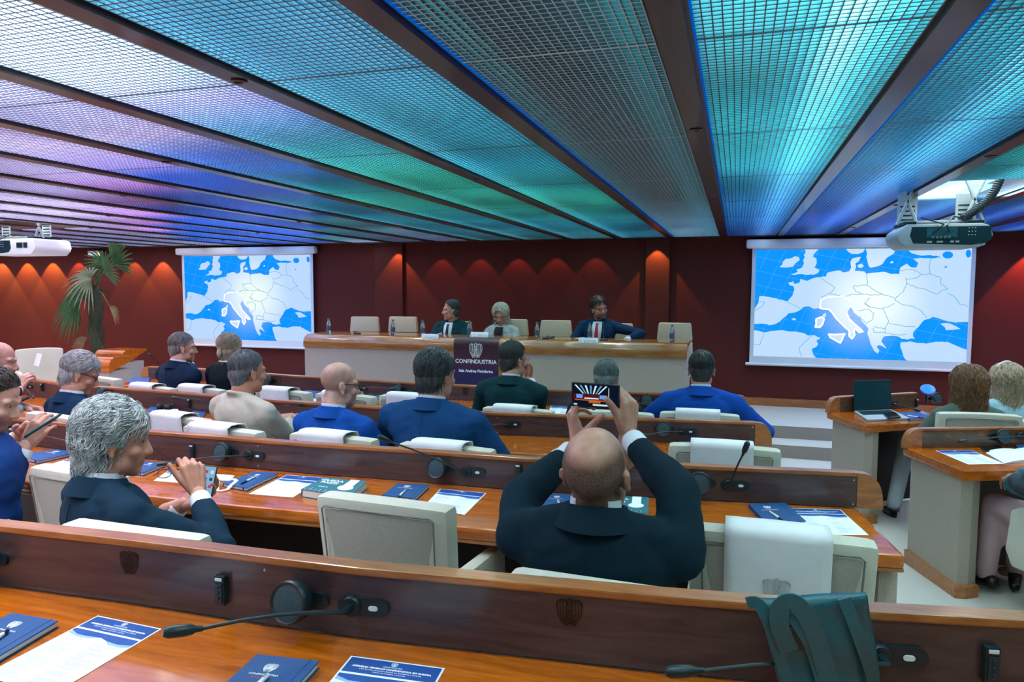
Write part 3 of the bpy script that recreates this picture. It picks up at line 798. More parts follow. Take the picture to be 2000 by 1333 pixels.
place_chair('d8', 1366, 809, 4.42, L_(3), 'cream armchair of the man in blue in front of the right aisle', 'white cloth on the chair of the man in blue by the aisle')
# right block
place_chair('f1', 1914, 810, 5.12, L_(4), 'cream armchair of the woman with curly brown hair')
place_chair('f2', 2075, 825, 5.3, L_(4), 'cream armchair of the blonde woman with the hairband')
place_chair('e1', 2268, 925, 3.5, L_(62), 'cream swivel armchair at the right edge with black casters')
# armchair facing the room at the far left, wrapped in clear film with a paper on it
place_chair('g1', 76, 682, 6.3, L_(-120), 'cream armchair with a paper sheet on its back, alone at the far left', group='lone armchair at the far left')

# speakers' leather chairs with a stitched headrest line
def leather_chair():
    o = empty('speaker_armchair')
    b = MB(); b.prism([(-.225, .42), (.225, .42), (.21, .78), (-.21, .78)], (0, -.23, 0), (1, 0, 0), (0, .0, 1), (0, 1, 0), .09); b.build('lower_back', M['leather'], o, smooth=True, bevel=.02)
    b = MB(); b.prism([(-.21, .79), (.21, .79), (.19, 1.0), (-.19, 1.0)], (0, -.25, 0), (1, 0, 0), (0, 0, 1), (0, 1, 0), .085); b.build('headrest', M['leather'], o, smooth=True, bevel=.02)
    b = MB(); b.box((0, -.20, .785), (.41, .06, .012)); b.build('seam', M['seam'], o)
    b = MB(); b.box((0, .05, .44), (.46, .48, .12), bev=.03); b.build('seat', M['leather'], o, smooth=True)
    for s in (-1, 1):
        b = MB(); b.box((s*.25, .02, .58), (.06, .40, .06), bev=.02); b.box((s*.25, -.02, .48), (.04, .06, .2)); b.build('armrest', M['leather'], o, smooth=True)
    b = MB(); b.lathe([(.28, 0), (.28, .02), (.04, .06), (.035, .38), (.1, .39)], n=16); b.build('pedestal', M['metal'], o, smooth=True)
    return o
LC0 = leather_chair()
sp_lab = {0: 'empty leather armchair at the left end of the speakers\' table', 1: 'empty leather armchair left of the man in the dark green suit and tie', 2: 'leather armchair of the speaker in the green suit and dark tie',
          3: 'leather armchair of the blonde speaker', 4: 'empty leather armchair between the blonde speaker and the man in the red tie', 5: 'leather armchair of the speaker with the red tie', 6: 'empty leather armchair at the right end of the speakers\' table'}
for i, (px, py, rz) in enumerate(((716, 619, 8), (790, 619, 6), (893, 628, 0), (1003, 624, 3), (1088, 626, 4), (1205, 632, 0), (1317, 631, -2))):
    c = LC0 if i == 0 else copy_tree(LC0)
    top = PY(px, py, 8.75)
    c.matrix_basis = Matrix.Translation((top.x, top.y-.2, top.z-1.0)) @ Matrix.Rotation(PI+D2R(rz), 4, 'Z')
    tag(c, sp_lab[i], 'chair', 'leather armchairs at the speakers\' table')
# ------------------------------------------------------------------ projection screens with the map
def emap(name, base, glow, gc, gr, strength):
    k = NT(name); tc = k.add('ShaderNodeTexCoord'); mp = k.add('ShaderNodeVectorMath', operation='DISTANCE'); mp.inputs[1].default_value = gc
    k.link(tc.outputs['Object'], mp.inputs[0])
    mr = k.add('ShaderNodeMapRange', interpolation_type='SMOOTHSTEP'); mr.inputs['From Min'].default_value = gr; mr.inputs['From Max'].default_value = .0; k.link(mp.outputs['Value'], mr.inputs['Value'])
    mx = k.add('ShaderNodeMix', data_type='RGBA'); k.link(mr.outputs[0], mx.inputs[0]); mx.inputs[6].default_value = (*lin(base), 1); mx.inputs[7].default_value = (*lin(glow), 1)
    e = k.add('ShaderNodeEmission'); e.inputs[1].default_value = strength; k.link(mx.outputs[2], e.inputs[0]); k.link(e.outputs[0], k.out.inputs[0]); return k.m
SW, SH = 2.34, 2.34*.5664
def uv(x, y):   # picture coordinates measured on the right screen -> local metres (centre origin)
    TL, TR, BL, BR = (502, 166), (1681, 157), (483, 751), (1654, 785)
    v = .5
    for _ in range(6):
        xl_ = TL[0]+(BL[0]-TL[0])*v; xr_ = TR[0]+(BR[0]-TR[0])*v; u = (x-xl_)/(xr_-xl_)
        yt = TL[1]+(TR[1]-TL[1])*u; yb = BL[1]+(BR[1]-BL[1])*u; v = (y-yt)/(yb-yt)
    u = min(max(u, 0), 1); v = min(max(v, 0), 1)
    return ((u-.5)*SW, (.5-v)*SH)
LAND = [
 [(785,160),(862,160),(835,192),(832,205),(850,212),(853,235),(840,262),(868,275),(862,290),(835,302),(800,303),(765,298),(725,303),(705,300),(745,285),(735,275),(770,262),(780,240),(775,222),(785,205),(778,195),(790,180)],
 [(752,207),(755,222),(730,240),(715,258),(680,262),(638,260),(655,245),(660,228),(675,215),(710,210),(730,200)],
 [(1018,155),(1120,155),(1112,178),(1080,190),(1050,190),(1028,178)],
 [(1125,155),(1290,155),(1275,190),(1235,215),(1215,245),(1185,258),(1165,262),(1150,265),(1140,255),(1135,235),(1128,205),(1132,185)],
 [(690,345),(720,338),(722,352),(755,345),(760,325),(800,335),(830,322),(870,315),(905,312),(910,292),(950,282),(985,280),(1000,290),(1035,283),(1045,262),(1040,235),(1050,215),(1098,205),(1088,228),(1068,242),(1072,258),(1065,282),(1115,285),(1130,298),(1165,292),(1230,288),(1265,300),(1305,300),(1310,265),(1345,243),(1365,262),(1395,265),(1405,240),(1378,218),(1420,212),(1472,215),(1525,210),(1500,200),(1440,199),(1400,196),(1372,188),(1350,168),(1352,150),(1690,150),(1690,562),
  (1662,562),(1600,565),(1560,558),(1520,545),(1500,538),(1480,535),(1465,545),(1440,550),(1425,565),(1415,580),(1395,600),(1380,620),(1378,640),(1390,655),(1370,652),(1350,660),(1320,655),(1300,642),(1270,638),(1245,640),(1225,642),(1215,655),(1210,670),(1225,690),(1240,710),(1215,695),(1195,690),(1185,700),(1200,720),(1190,738),(1170,720),(1160,700),(1150,680),(1145,655),(1135,630),(1140,600),(1125,580),(1105,560),(1090,535),(1060,510),(1052,492),(1040,482),(1030,500),(1020,512),(1035,545),(1060,570),(1095,600),(1110,615),(1090,620),(1070,600),(1060,610),(1065,635),(1050,655),(1035,640),(1035,610),(1010,590),(990,570),(960,540),(940,510),(920,492),(890,490),(870,485),(835,490),(805,475),(775,480),(765,492),(740,505),(690,515),(655,545),(640,560),(610,575),(580,580),(545,572),(480,572),(485,500),(515,455),(520,420),(560,422),(620,432),(685,448),(715,415),(725,385),(720,365),(695,358)],
 [(920,630),(960,632),(1010,628),(1000,645),(995,660),(985,678),(960,665),(930,648)],
 [(850,545),(880,535),(895,545),(885,575),(870,592),(845,590),(850,570),(848,555)],
 [(885,522),(905,510),(905,530),(895,540),(885,536)],
 [(470,605),(520,612),(545,620),(600,612),(660,608),(720,615),(770,622),(810,638),(840,635),(875,650),(850,665),(862,685),(850,700),(825,712),(830,735),(855,770),(470,790)],
 [(1312,675),(1360,670),(1400,678),(1450,682),(1500,671),(1560,672),(1620,700),(1670,718),(1670,800),(1365,800),(1330,755),(1320,720),(1312,700)],
 [(1520,572),(1560,568),(1590,580),(1625,600),(1590,605),(1550,608),(1545,592)],
 [(705,545),(725,540),(735,548),(722,553)], [(1255,235),(1270,228),(1275,236),(1262,243)], [(1080,250),(1100,242),(1115,255),(1100,266),(1082,262)]]
BORD = [[(680,450),(720,470),(762,490)],[(495,500),(535,475),(552,455),(525,450)],[(870,315),(900,338),(930,355),(955,375),(930,400),(925,408)],[(880,425),(920,405),(970,415),(1010,425),(1050,410),(1110,408)],[(1130,298),(1135,340),(1130,360),(1055,365),(1070,395),(1110,410)],
 [(1340,320),(1345,345),(1330,390),(1280,440)],[(1130,360),(1170,385),(1215,410),(1280,430)],[(1110,410),(1150,415),(1215,412)],[(1310,280),(1380,275),(1425,300),(1400,320),(1340,330)],[(1345,350),(1400,375),(1450,385),(1500,410),(1530,390),(1560,380),(1525,355),(1520,320),(1470,300),(1425,305)],[(1470,215),(1460,260),(1470,300)],[(1560,405),(1600,430),(1620,465),(1660,475)],
 [(1280,440),(1320,465),(1380,475),(1420,500),(1450,540)],[(1115,460),(1160,485),(1215,490),(1280,460)],[(1085,500),(1140,490),(1170,515),(1160,550),(1130,570),(1090,530)],[(1215,490),(1235,530),(1250,560),(1230,600),(1170,590)],[(1250,570),(1330,585),(1390,590)],[(1165,595),(1170,620),(1230,622),(1232,598)],[(1230,622),(1290,635),(1340,630)],[(1145,480),(1120,455),(1150,430)],[(545,625),(535,655),(520,690),(490,685)],[(820,640),(770,690),(750,710),(765,755)]]
def tri(pts):
    from mathutils.geometry import tessellate_polygon
    return tessellate_polygon([[Vector((p[0], p[1], 0)) for p in pts]])
def screen(label, pxc, xc, ztop, strength):
    zc = CAMZ+ztop-SH/2
    o = empty('projection_screen', (xc, WALLY-.06, CAMZ+ztop-SH-.13)); tag(o, label, 'projection screen')
    Y = WALLY-.08
    b = MB(); b.box((xc, Y, zc-.03), (SW+.09, .012, SH+.13)); b.build('fabric', M['white'], o, world=True)
    b = MB(); b.box((xc, Y-.02, CAMZ+ztop+.075), (SW+.24, .10, .115), bev=.03); b.build('roller_case', M['white'], o, world=True, smooth=True)
    b = MB(); b.tube([(xc-SW/2-.09, Y, zc-SH/2-.10), (xc+SW/2+.09, Y, zc-SH/2-.10)], .018, 8); b.build('bottom_bar', M['white'], o, world=True, smooth=True)
    Yf = Y-.0065
    def C(p, d): return (p[0], p[1], d)
    img = empty('x'); bpy.data.objects.remove(img)
    b = MB()
    b.mat(0).raw([(-SW/2, -SH/2, 0), (SW/2, -SH/2, 0), (SW/2, SH/2, 0), (-SW/2, SH/2, 0)], [[0, 1, 2, 3]])
    b.mat(1)
    # graticule on the sea
    for i in range(-4, 22):
        p, q = (300+i*95, 150), (300+i*95-330, 800)
        P = [uv(p[0]+(q[0]-p[0])*t, p[1]+(q[1]-p[1])*t) for t in np.linspace(0, 1, 12)]
        ins = [(a, c) for a, c in zip(P[:-1], P[1:]) if -SW/2 < a[0] < SW/2 and -SW/2 < c[0] < SW/2]
        for a, c in ins: b.raw([(a[0]-.002, a[1], .0004), (a[0]+.002, a[1], .0004), (c[0]+.002, c[1], .0004), (c[0]-.002, c[1], .0004)], [[0, 1, 2, 3]])
    for i in range(-3, 10):
        p, q = (480, 120+i*78), (1690, 120+i*78+230)
        P = [(p[0]+(q[0]-p[0])*t, p[1]+(q[1]-p[1])*t) for t in np.linspace(0, 1, 14)]
        for a, c in zip(P[:-1], P[1:]):
            if 166 < a[1] < 775 and 166 < c[1] < 775:
                a, c = uv(*a), uv(*c); b.raw([(a[0], a[1]-.002, .0004), (a[0], a[1]+.002, .0004), (c[0], c[1]+.002, .0004), (c[0], c[1]-.002, .0004)], [[0, 1, 2, 3]])
    b.mat(2)
    for pl in LAND:
        # a little coastal roughness
        rng = random.Random(len(pl)); Q = []
        for a, c in zip(pl, pl[1:]+pl[:1]):
            Q.append(a); L = math.hypot(c[0]-a[0], c[1]-a[1])
            m = int(L/14)
            if L < 90:
                for j in range(1, m): t = j/m; Q.append((a[0]+(c[0]-a[0])*t+rng.uniform(-2.2, 2.2), a[1]+(c[1]-a[1])*t+rng.uniform(-2.2, 2.2)))
        L2 = [uv(*p) for p in Q]
        b.raw([C(p, .0008) for p in L2], [list(t_) for t_ in tri(L2)])
    b.mat(0)
    for c, r in (((1558, 197), (28, 20)), ((1663, 190), (14, 22)), ((1548, 262), (8, 4)), ((1050, 530), (0, 0))):
        if r[0]: L2 = [uv(c[0]+r[0]*math.cos(a), c[1]+r[1]*math.sin(a)) for a in np.linspace(0, 2*PI, 11)[:-1]]; b.raw([C(p, .0012) for p in L2], [list(t_) for t_ in tri(L2)])
    def line(pts, wd, z):
        P = [uv(*p) for p in pts]
        for a, c in zip(P[:-1], P[1:]):
            t = Vector((c[0]-a[0], c[1]-a[1], 0)); n_ = Vector((-t.y, t.x, 0)).normalized()*wd; e = t.normalized()*wd*.6
            A, B_ = Vector((a[0], a[1], z)), Vector((c[0], c[1], z)); b.raw([A-n_-e, A+n_-e, B_+n_+e, B_-n_+e], [[0, 1, 2, 3]])
    b.mat(3)
    for k_, bd in enumerate(BORD):
        rng = random.Random(k_); Q = []
        for a, c in zip(bd[:-1], bd[1:]):
            m = max(1, int(math.hypot(c[0]-a[0], c[1]-a[1])/10))
            for j in range(m): t = j/m; Q.append((a[0]+(c[0]-a[0])*t+(rng.uniform(-3, 3) if j else 0), a[1]+(c[1]-a[1])*t+(rng.uniform(-3, 3) if j else 0)))
        Q.append(bd[-1]); line(Q, .0028, .0014)
    b.mat(4)
    main = LAND[4]; i0 = main.index((1020, 512)); i1 = main.index((870, 485))
    line(main[i0:i1+1], .009, .0016); line(LAND[5]+LAND[5][:1], .009, .0016); line(LAND[6]+LAND[6][:1], .009, .0016); line([(870, 485), (878, 440), (920, 425), (1000, 420), (1050, 450)], .007, .0016)
    o2 = b.build('projected_map', [emap('map_sea', '#0f8cff', '#8fb4f8', (.0, -.10, 0), .62, SCREEN*strength), emit('map_grid', '#4aa6ff', SCREEN*strength), emap('map_land', '#b2cef4', '#e6f3ec', (.15, .02, 0), .75, SCREEN*strength), emit('map_border', '#4a9cc0', SCREEN*strength), emit('map_glow', '#fbfcff', 1.15*SCREEN*strength)], o, fix=False)
    o2.matrix_basis = o.matrix_basis.inverted() @ Matrix(((1, 0, 0, xc), (0, 0, -1, Yf), (0, 1, 0, zc), (0, 0, 0, 1)))
    return o
w_ = 2.34
screen('right projection screen showing the map of Europe beside the projector', 0, (.0926+.5)*w_, .2038*w_, 1.0)
screen('left projection screen showing the map of Europe beside the palm', 0, (-3.6405+.5)*w_, .2073*w_, .95)
# ------------------------------------------------------------------ things on the desks
UPZ = Vector((0, 0, 1))
def on_panel(key, px, py):
    """point on the camera side of an upright panel, and its axes (along, up, outwards)"""
    R_ = ROWS[key]; d = ray(px, py); pts = R_['pts']; best = None
    for a, b in zip(pts[:-1], pts[1:]):
        ex, ey = b[0]-a[0], b[1]-a[1]; det = -d.x*ey+d.y*ex
        if abs(det) < 1e-9: continue
        s_ = (-a[0]*ey+a[1]*ex)/det; u = (d.x*a[1]-d.y*a[0])/det
        if s_ > 0 and (-.02 <= u <= 1.02 or best is None):
            T = Vector((ex, ey, 0)).normalized(); best = (Vector((d.x*s_, d.y*s_, CAMZ+d.z*s_)), T, Vector((T.y, -T.x, 0)), u)
            if -.02 <= u <= 1.02: break
    return best[0], best[1], best[2]
def stadium(w_, h_, n=7):
    r = h_/2; return [(w_/2-r+r*math.cos(a), r*math.sin(a)) for a in np.linspace(-PI/2, PI/2, n)]+[(-w_/2+r+r*math.cos(a), r*math.sin(a)) for a in np.linspace(PI/2, 3*PI/2, n)]
def microphone(key, px, py, tx, ty, label, dt=.2, sag=.03, s=1.):
    P, T, N = on_panel(key, px, py)
    o = empty('gooseneck_microphone', P); tag(o, label, 'microphone', 'gooseneck microphones on the desk uprights')
    b = MB(); b.prism(stadium(.112*s, .036*s), P, T, UPZ, N, .008); b.lathe([(.022*s, 0), (.022*s, .010), (.019*s, .014)], P-T*.026*s, 14, frame(T, UPZ, N)); b.build('mount_plate', M['black'], o, world=True, smooth=True)
    b = MB(); b.prism(stadium(.020*s, .010*s), P+T*.022*s+N*.008, T, UPZ, N, .002); b.build('button', M['lit_button'], o, world=True)
    base = P-T*.026*s+N*.014
    # tip in front of the panel
    tip = PY(tx, ty, P.y-dt) if True else None
    zmin = ROWS[key]['zd']+.014
    if tip.z < zmin: tip = PZ(tx, ty, zmin)
    e = base+N*.03+UPZ*.004; dr = (tip-e); L = dr.length; dn = dr.normalized()
    h0 = tip-dn*min(.065*s, L*.4)
    pts = [base, base+N*.018, e]+[e.lerp(h0, t)+UPZ*sag*math.sin(PI*t)*.3 for t in (.25, .5, .75, 1)]
    b = MB(); b.tube(pts, [.009*s, .008*s, .0055*s, .0038*s, .0036*s, .0036*s, .0036*s], 8); b.build('gooseneck', M['black'], o, world=True, smooth=True)
    b = MB(); b.tube([h0, h0+dn*.012*s, h0+dn*.018*s, h0+dn*.030*s, tip-dn*.008*s, tip], [.005*s, .0062*s, .0095*s, .011*s, .011*s, .007*s], 10); b.build('microphone_head', M['black'], o, world=True, smooth=True)
    return o
def loudspeaker(key, px, py, label, s=1.):
    P, T, N = on_panel(key, px, py); R3 = frame(T, UPZ, N)
    o = empty('round_desk_speaker', P); tag(o, label, 'speaker', 'round black speakers on the desk uprights')
    b = MB(); b.prism(stadium(.125*s, .034*s), P, T, UPZ, N, .008); b.build('mount_plate', M['black'], o, world=True, smooth=True)
    Nd = (N+UPZ*.22-T*.12).normalized(); Td = UPZ.cross(Nd).normalized(); Ud = Nd.cross(Td); R4 = frame(Td, Ud, Nd)
    c = P+N*.006
    b = MB(); b.lathe([(.026*s, 0), (.040*s, .014), (.044*s, .034), (.044*s, .044), (.041*s, .048), (.037*s, .046)], c, 24, R4); b.build('housing', M['black'], o, world=True, smooth=True)
    b = MB(); b.lathe([(.0375*s, .0455), (.02*s, .0485), (.001, .0495)], c, 24, R4, closed=True); b.build('mesh_face', M['black_soft'], o, world=True, smooth=True)
    return o
def vote_unit(key, px, py, label, s=1.):
    P, T, N = on_panel(key, px, py)
    o = empty('voting_unit', P); tag(o, label, 'voting unit', 'upright black voting units on the desks')
    b = MB(); b.box((0, 0, .008), (.026*s, .066*s, .016), bev=.005); R3 = frame(T, UPZ, N); b.v = [tuple(R3 @ Vector(v)+P) for v in b.v]; b.build('case', M['black'], o, world=True, smooth=True)
    b = MB(); b.box((0, -.004, .0175), (.018*s, .042*s, .003), bev=.001)
    b.v = [tuple(R3 @ Vector(v)+P) for v in b.v]; b.build('key_plate', M['teal_dark'], o, world=True)
    for k in range(3):
        b = MB(); b.lathe([(.0035*s, 0), (.0035*s, .002), (.002*s, .003)], P+N*.019+UPZ*(.010-.012*k)*s, 10, R3); b.build('key', M['black'], o, world=True)
    b = MB(); b.box((0, .026*s, .0165), (.016*s, .006*s, .003)); b.v = [tuple(R3 @ Vector(v)+P) for v in b.v]; b.build('indicator', M['lit_button'], o, world=True)
    return o
microphone('a', 712, 1184, 318, 1237, 'gooseneck microphone lying towards the printed programme on the nearest desk', .30)
loudspeaker('a', 592, 1168, 'round black speaker on the nearest desk beside the long microphone')
vote_unit('a', 437, 1150, 'black voting unit on the nearest desk left of the round speaker')
microphone('a', 1746, 1280, 1300, 1313, 'gooseneck microphone partly hidden behind the black bag', .20)
vote_unit('a', 1930, 1293, 'black voting unit on the nearest desk right of the bag')
loudspeaker('a', -22, 1088, 'round black speaker just cut by the left edge of the nearest desk')
microphone('b', 497, 890, 306, 908, 'gooseneck microphone pointing at the man with grey curls', .30)
loudspeaker('b', 445, 883, 'round black speaker right of the grey curls')
vote_unit('b', 378, 881, 'black voting unit between the grey curls and the round speaker')
microphone('b', 924, 922, 738, 853, 'gooseneck microphone raised in front of the dark-haired man in navy', .32)
loudspeaker('b', 862, 914, 'round black speaker behind the empty middle armchair')
vote_unit('b', 1013, 921, 'black voting unit touching the left sleeve of the man photographing')
microphone('b', 1435, 948, 1461, 864, 'gooseneck microphone standing up steeply on the desk of the man photographing', .14)
loudspeaker('b', 1367, 943, 'round black speaker right of the sleeve of the man photographing')
microphone('b', 18, 838, 150, 866, 'microphone on the desk behind the young man\'s phone', .16)
microphone('c', 1000, 829, 930, 838, 'microphone at the right elbow of the dark-haired man in navy', .2)
microphone('c', 1341, 843, 1246, 852, 'microphone below the man in blue by the aisle', .25)
loudspeaker('c', 1297, 838, 'round black speaker below the man in blue by the aisle')
vote_unit('c', 752, 811, 'black voting unit between the bald man and the dark-haired man in navy')
vote_unit('c', 371, 788, 'black voting unit left of the beige jacket')
microphone('c', 425, 787, 335, 777, 'microphone half hidden by the beige jacket', .2)
microphone('c', 640, 800, 582, 790, 'microphone half hidden by the bald man in blue', .2)
microphone('c', 58, 755, 66, 777, 'microphone at the far left before the bald man with a pen', .2)
loudspeaker('c', 38, 748, 'round black speaker before the bald man with a pen')
vote_unit('c', 84, 757, 'black voting unit left of the thick grey hair')
loudspeaker('c', 206, 768, 'round black speaker at the shoulder of the man with thick grey hair')
microphone('d', 708, 758, 771, 760, 'microphone at the glasses of the bald man, pointing right', .16)
microphone('d', 816, 765, 718, 773, 'microphone left of the dark hair, pointing left', .25)
loudspeaker('d', 782, 761, 'round black speaker left of the dark hair')
microphone('d', 1302, 785, 1236, 790, 'microphone between the raised phone and the man in blue', .2)
loudspeaker('d', 1264, 782, 'round black speaker between the raised phone and the man in blue')
loudspeaker('d', 530, 744, 'round black speaker beside the water bottle')
microphone('d', 345, 738, 290, 691, 'microphone rising at the left of the man by the left screen', .25)
microphone('e', 2000, 851, 1874, 863, 'microphone on the right desk with the open notebook', .3)
loudspeaker('e', 1951, 853, 'round black speaker on the right desk with the open notebook')
microphone('f', 1742, 789, 1798, 803, 'microphone behind the open laptop', .2)
vote_unit('f', 1789, 787, 'black voting unit right of the laptop screen')
loudspeaker('f', 1822, 778, 'round black speaker left of the curly brown hair')
# embossed emblems on the uprights
for key, px, py, s in (('a', 253, 1099, .052), ('a', 1112, 1196, .052), ('d', 909, 764, .06)):
    P, T, N = on_panel(key, px, py); b = MB(); eagle(b, P+N*.0006, T, UPZ, s, .05); o = b.build('embossed_emblem', M['emboss']); 
    desk = {'a': 'long_desk', 'b': 'long_desk.001', 'c': 'long_desk.002', 'd': 'long_desk.003'}[key]; dk = bpy.data.objects[desk]
    o.data.transform(dk.matrix_basis.inverted()); o.parent = dk

class Quad:
    def __init__(s, px, z, aspect=None):
        P = [PZ(x, y, z) for x, y in px]
        if len(P) == 3:      # TL, TR, point on the left edge
            X = P[1]-P[0]; D = (P[2]-P[0]).normalized()*X.length*aspect; P = [P[0], P[1], P[1]+D, P[0]+D]
        s.P = P; s.z = z
        s.X = (P[1]-P[0]+P[2]-P[3]).normalized(); s.Y = (P[0]-P[3]+P[1]-P[2]).normalized(); s.W = (P[1]-P[0]).length; s.H = (P[0]-P[3]).length
        s.C = sum(P, Vector())/4
    def q(s, u, v, dz=0.):
        P = s.P; a = P[0].lerp(P[1], u); b = P[3].lerp(P[2], u); return a.lerp(b, v)+UPZ*dz
    def slab(s, mb, u0, v0, u1, v1, z0, z1):
        c = [s.q(u0, v1), s.q(u1, v1), s.q(u1, v0), s.q(u0, v0)]
        mb.prism([(p.x, p.y) for p in c], (0, 0, s.z+z0), (1, 0, 0), (0, 1, 0), (0, 0, 1), z1-z0)
def notebook(px, key, label, aspect=1.42, dz=.001, logo=True, n_lines=2):
    z = ROWS[key]['zd'] if isinstance(key, str) else key
    Q = Quad(px, z, aspect); o = empty('notebook', Q.C); tag(o, label, 'notebook', 'dark blue notebooks with white emblem')
    b = MB(); Q.slab(b, 0, 0, 1, 1, dz, dz+.002); Q.slab(b, 0, 0, 1, 1, dz+.012, dz+.0145); Q.slab(b, 0, 0, .03, 1, dz+.002, dz+.012); b.build('cover', M['blue_book'], o, world=True)
    b = MB(); Q.slab(b, .03, .015, .975, .985, dz+.002, dz+.012); b.build('pages', M['page'], o, world=True)
    b = MB(); Q.slab(b, .84, -.003, .87, 1.003, dz-.0005, dz+.0152); b.build('elastic_band', M['blue_book'], o, world=True)
    if logo:
        b = MB(); c = Q.q(.40, .22, dz+.0147); eagle(b, c, Q.X, Q.Y, Q.W*.2, .06, depth=.0003); c = Q.q(.40, .35, dz+.0147); put_text(b, 'CONFINDUSTRIA', Q.W*.058, c, Q.X, Q.Y, depth=.0003)
        b.build('printed_emblem', M['whiteink'], o, world=True)
        b = MB(); put_text(b, 'EST EUROPA', Q.W*.05, Q.q(.40, .41, dz+.0147), Q.X, Q.Y, depth=.0003); b.build('printed_line', M['redink'], o, world=True)
    return o
def pen(a, b_, z, label):
    A = PZ(*a, z+.0045); B = PZ(*b_, z+.0045); d = (B-A).normalized(); L = (B-A).length
    o = empty('pen', A); tag(o, label, 'pen', 'white pens with dark grips')
    b = MB(); b.tube([A, A+d*.006, A+d*L*.62], [.003, .0042, .0042], 8); b.build('barrel', M['white'], o, world=True, smooth=True)
    b = MB(); b.tube([A+d*L*.62, A+d*L*.9, B], [.0046, .0044, .0012], 8); b.build('grip', M['teal_dark'], o, world=True, smooth=True)
    b = MB(); b.tube([A+UPZ*.005+d*.004, A+UPZ*.0055+d*L*.3], .0013, 5); b.build('clip', M['metal'], o, world=True)
def agenda(px, key, label, aspect=1.414, dz=.0006, full=True):
    z = ROWS[key]['zd'] if isinstance(key, str) else key
    Q = Quad(px, z, aspect); o = empty('printed_programme', Q.C); tag(o, label, 'paper', 'printed programmes with a blue heading')
    b = MB(); Q.slab(b, 0, 0, 1, 1, dz, dz+.0006); b.build('sheet', M['paper'], o, world=True)
    t = dz+.0007
    def patch(mb, poly_, dz_): mb.prism([tuple(Q.q(u, v)[:2]) for u, v in poly_[::-1]], (0, 0, Q.z+dz_), (1, 0, 0), (0, 1, 0), (0, 0, 1), .0002)
    b = MB(); patch(b, [(.02, .015), (.98, .015), (.98, .20), (.02, .20)], t); patch(b, [(.02, .225), (.98, .225), (.98, .30), (.80, .325), (.62, .31), (.50, .285), (.30, .30), (.16, .30), (.02, .26)], t); b.build('blue_heading', M['print_blue'], o, world=True)
    b = MB(); patch(b, [(.02, .262), (.16, .302), (.30, .302), (.50, .287), (.40, .32), (.22, .335), (.02, .30)], t+.0001); patch(b, [(.62, .312), (.80, .327), (.98, .302), (.98, .335), (.84, .36), (.70, .35)], t+.0001); b.build('pale_wave', M['print_pale'], o, world=True)
    b = MB(); eagle(b, Q.q(.5, .05, t+.0003), Q.X, Q.Y, Q.W*.07, .05, depth=.0002); put_text(b, 'CONFINDUSTRIA', Q.W*.026, Q.q(.5, .088, t+.0003), Q.X, Q.Y, depth=.0002); b.build('heading_emblem', M['whiteink'], o, world=True)
    if full:
        b = MB(); put_text(b, 'ASSEMBLEA GENERALE CONFINDUSTRIA EST EUROPA', Q.W*.034, Q.q(.5, .118, t+.0003), Q.X, Q.Y, depth=.0002, bold=.0003); put_text(b, 'L\'Est Europa: un ponte naturale tra Occidente e Oriente', Q.W*.028, Q.q(.5, .145, t+.0003), Q.X, Q.Y, depth=.0002); put_text(b, 'Relazione del Presidente in Assemblea', Q.W*.022, Q.q(.5, .17, t+.0003), Q.X, Q.Y, depth=.0002)
        b.build('heading_text', M['whiteink'], o, world=True)
    b = MB(); rng = random.Random(int(px[0][0]))
    v = .38
    while v < .95:
        for u0 in (.08, .55): 
            u1 = u0+rng.uniform(.15, .36); th = .0028
            if rng.random() < .85: patch(b, [(u0, v), (u1, v), (u1, v+th), (u0, v+th)], t)
        v += .018 if rng.random() < .8 else .04
    b.build('text_lines', M['ink'], o, world=True)
    return o
notebook([(23, 1211), (114, 1227), (-30, 1240)], 'a', 'dark blue notebook cut by the left edge of the nearest desk'); pen((-12, 1252), (17, 1231), ROWS['a']['zd']+.016, 'pen on the notebook cut by the left edge')
agenda([(191, 1204), (316, 1230), (7, 1300)], 'a', 'printed programme at the lower left under the microphone tip')
notebook([(502, 1294), (624, 1307), (462, 1331)], 'a', 'dark blue notebook at the bottom edge of the picture'); pen((524, 1318), (490, 1352), ROWS['a']['zd']+.016, 'pen on the notebook at the bottom edge')
agenda([(686, 1282.6), (869, 1307), (645.5, 1331.5)], 'a', 'printed programme at the bottom edge, heading only in view')
notebook([(498, 928), (543, 931.6), (481.5, 961), (435, 952)], 'b', 'blue notebook right of the hand holding the glasses'); pen((499.5, 931), (469.5, 946), ROWS['b']['zd']+.015, 'pen on the notebook right of the hand holding glasses')
agenda([(559.5, 928.6), (634, 934), (571.7, 972.6), (486, 965.5)], 'b', 'printed programme partly under the teal guide book', full=False)
notebook([(777, 951), (838, 954.7), (810, 981.5), (746.4, 975)], 'b', 'blue notebook behind the empty middle armchair'); pen((792, 957), (772, 977.7), ROWS['b']['zd']+.015, 'pen on the notebook behind the empty middle armchair')
agenda([(860, 956), (950, 964), (907, 1007), (828, 981.5+8)], 'b', 'printed programme left of the man photographing', full=False)
notebook([(1065.6, 972), (1125, 974), (1120, 1002), (1055, 1000)], 'b', 'blue notebook at the left ear of the man photographing'); pen((1090, 977), (1095, 999.5), ROWS['b']['zd']+.015, 'pen on the notebook at the bald man\'s left ear')
notebook([(1461.5, 992), (1533.5, 990.5), (1574, 1026.5), (1499, 1032.5)], 'b', 'blue notebook near the right end of the second desk'); pen((1503.5, 999.5), (1533.5, 1020.5), ROWS['b']['zd']+.015, 'pen on the notebook near the right end')
agenda([(1539.5, 993.5), (1641.5, 996.5), (1697, 1046.6), (1580, 1045.4)], 'b', 'printed programme at the right end of the second desk')
notebook([(108, 883.6), (151.5, 889), (75, 907), (32, 896)], 'b', 'blue notebook beside the young man\'s sleeve')
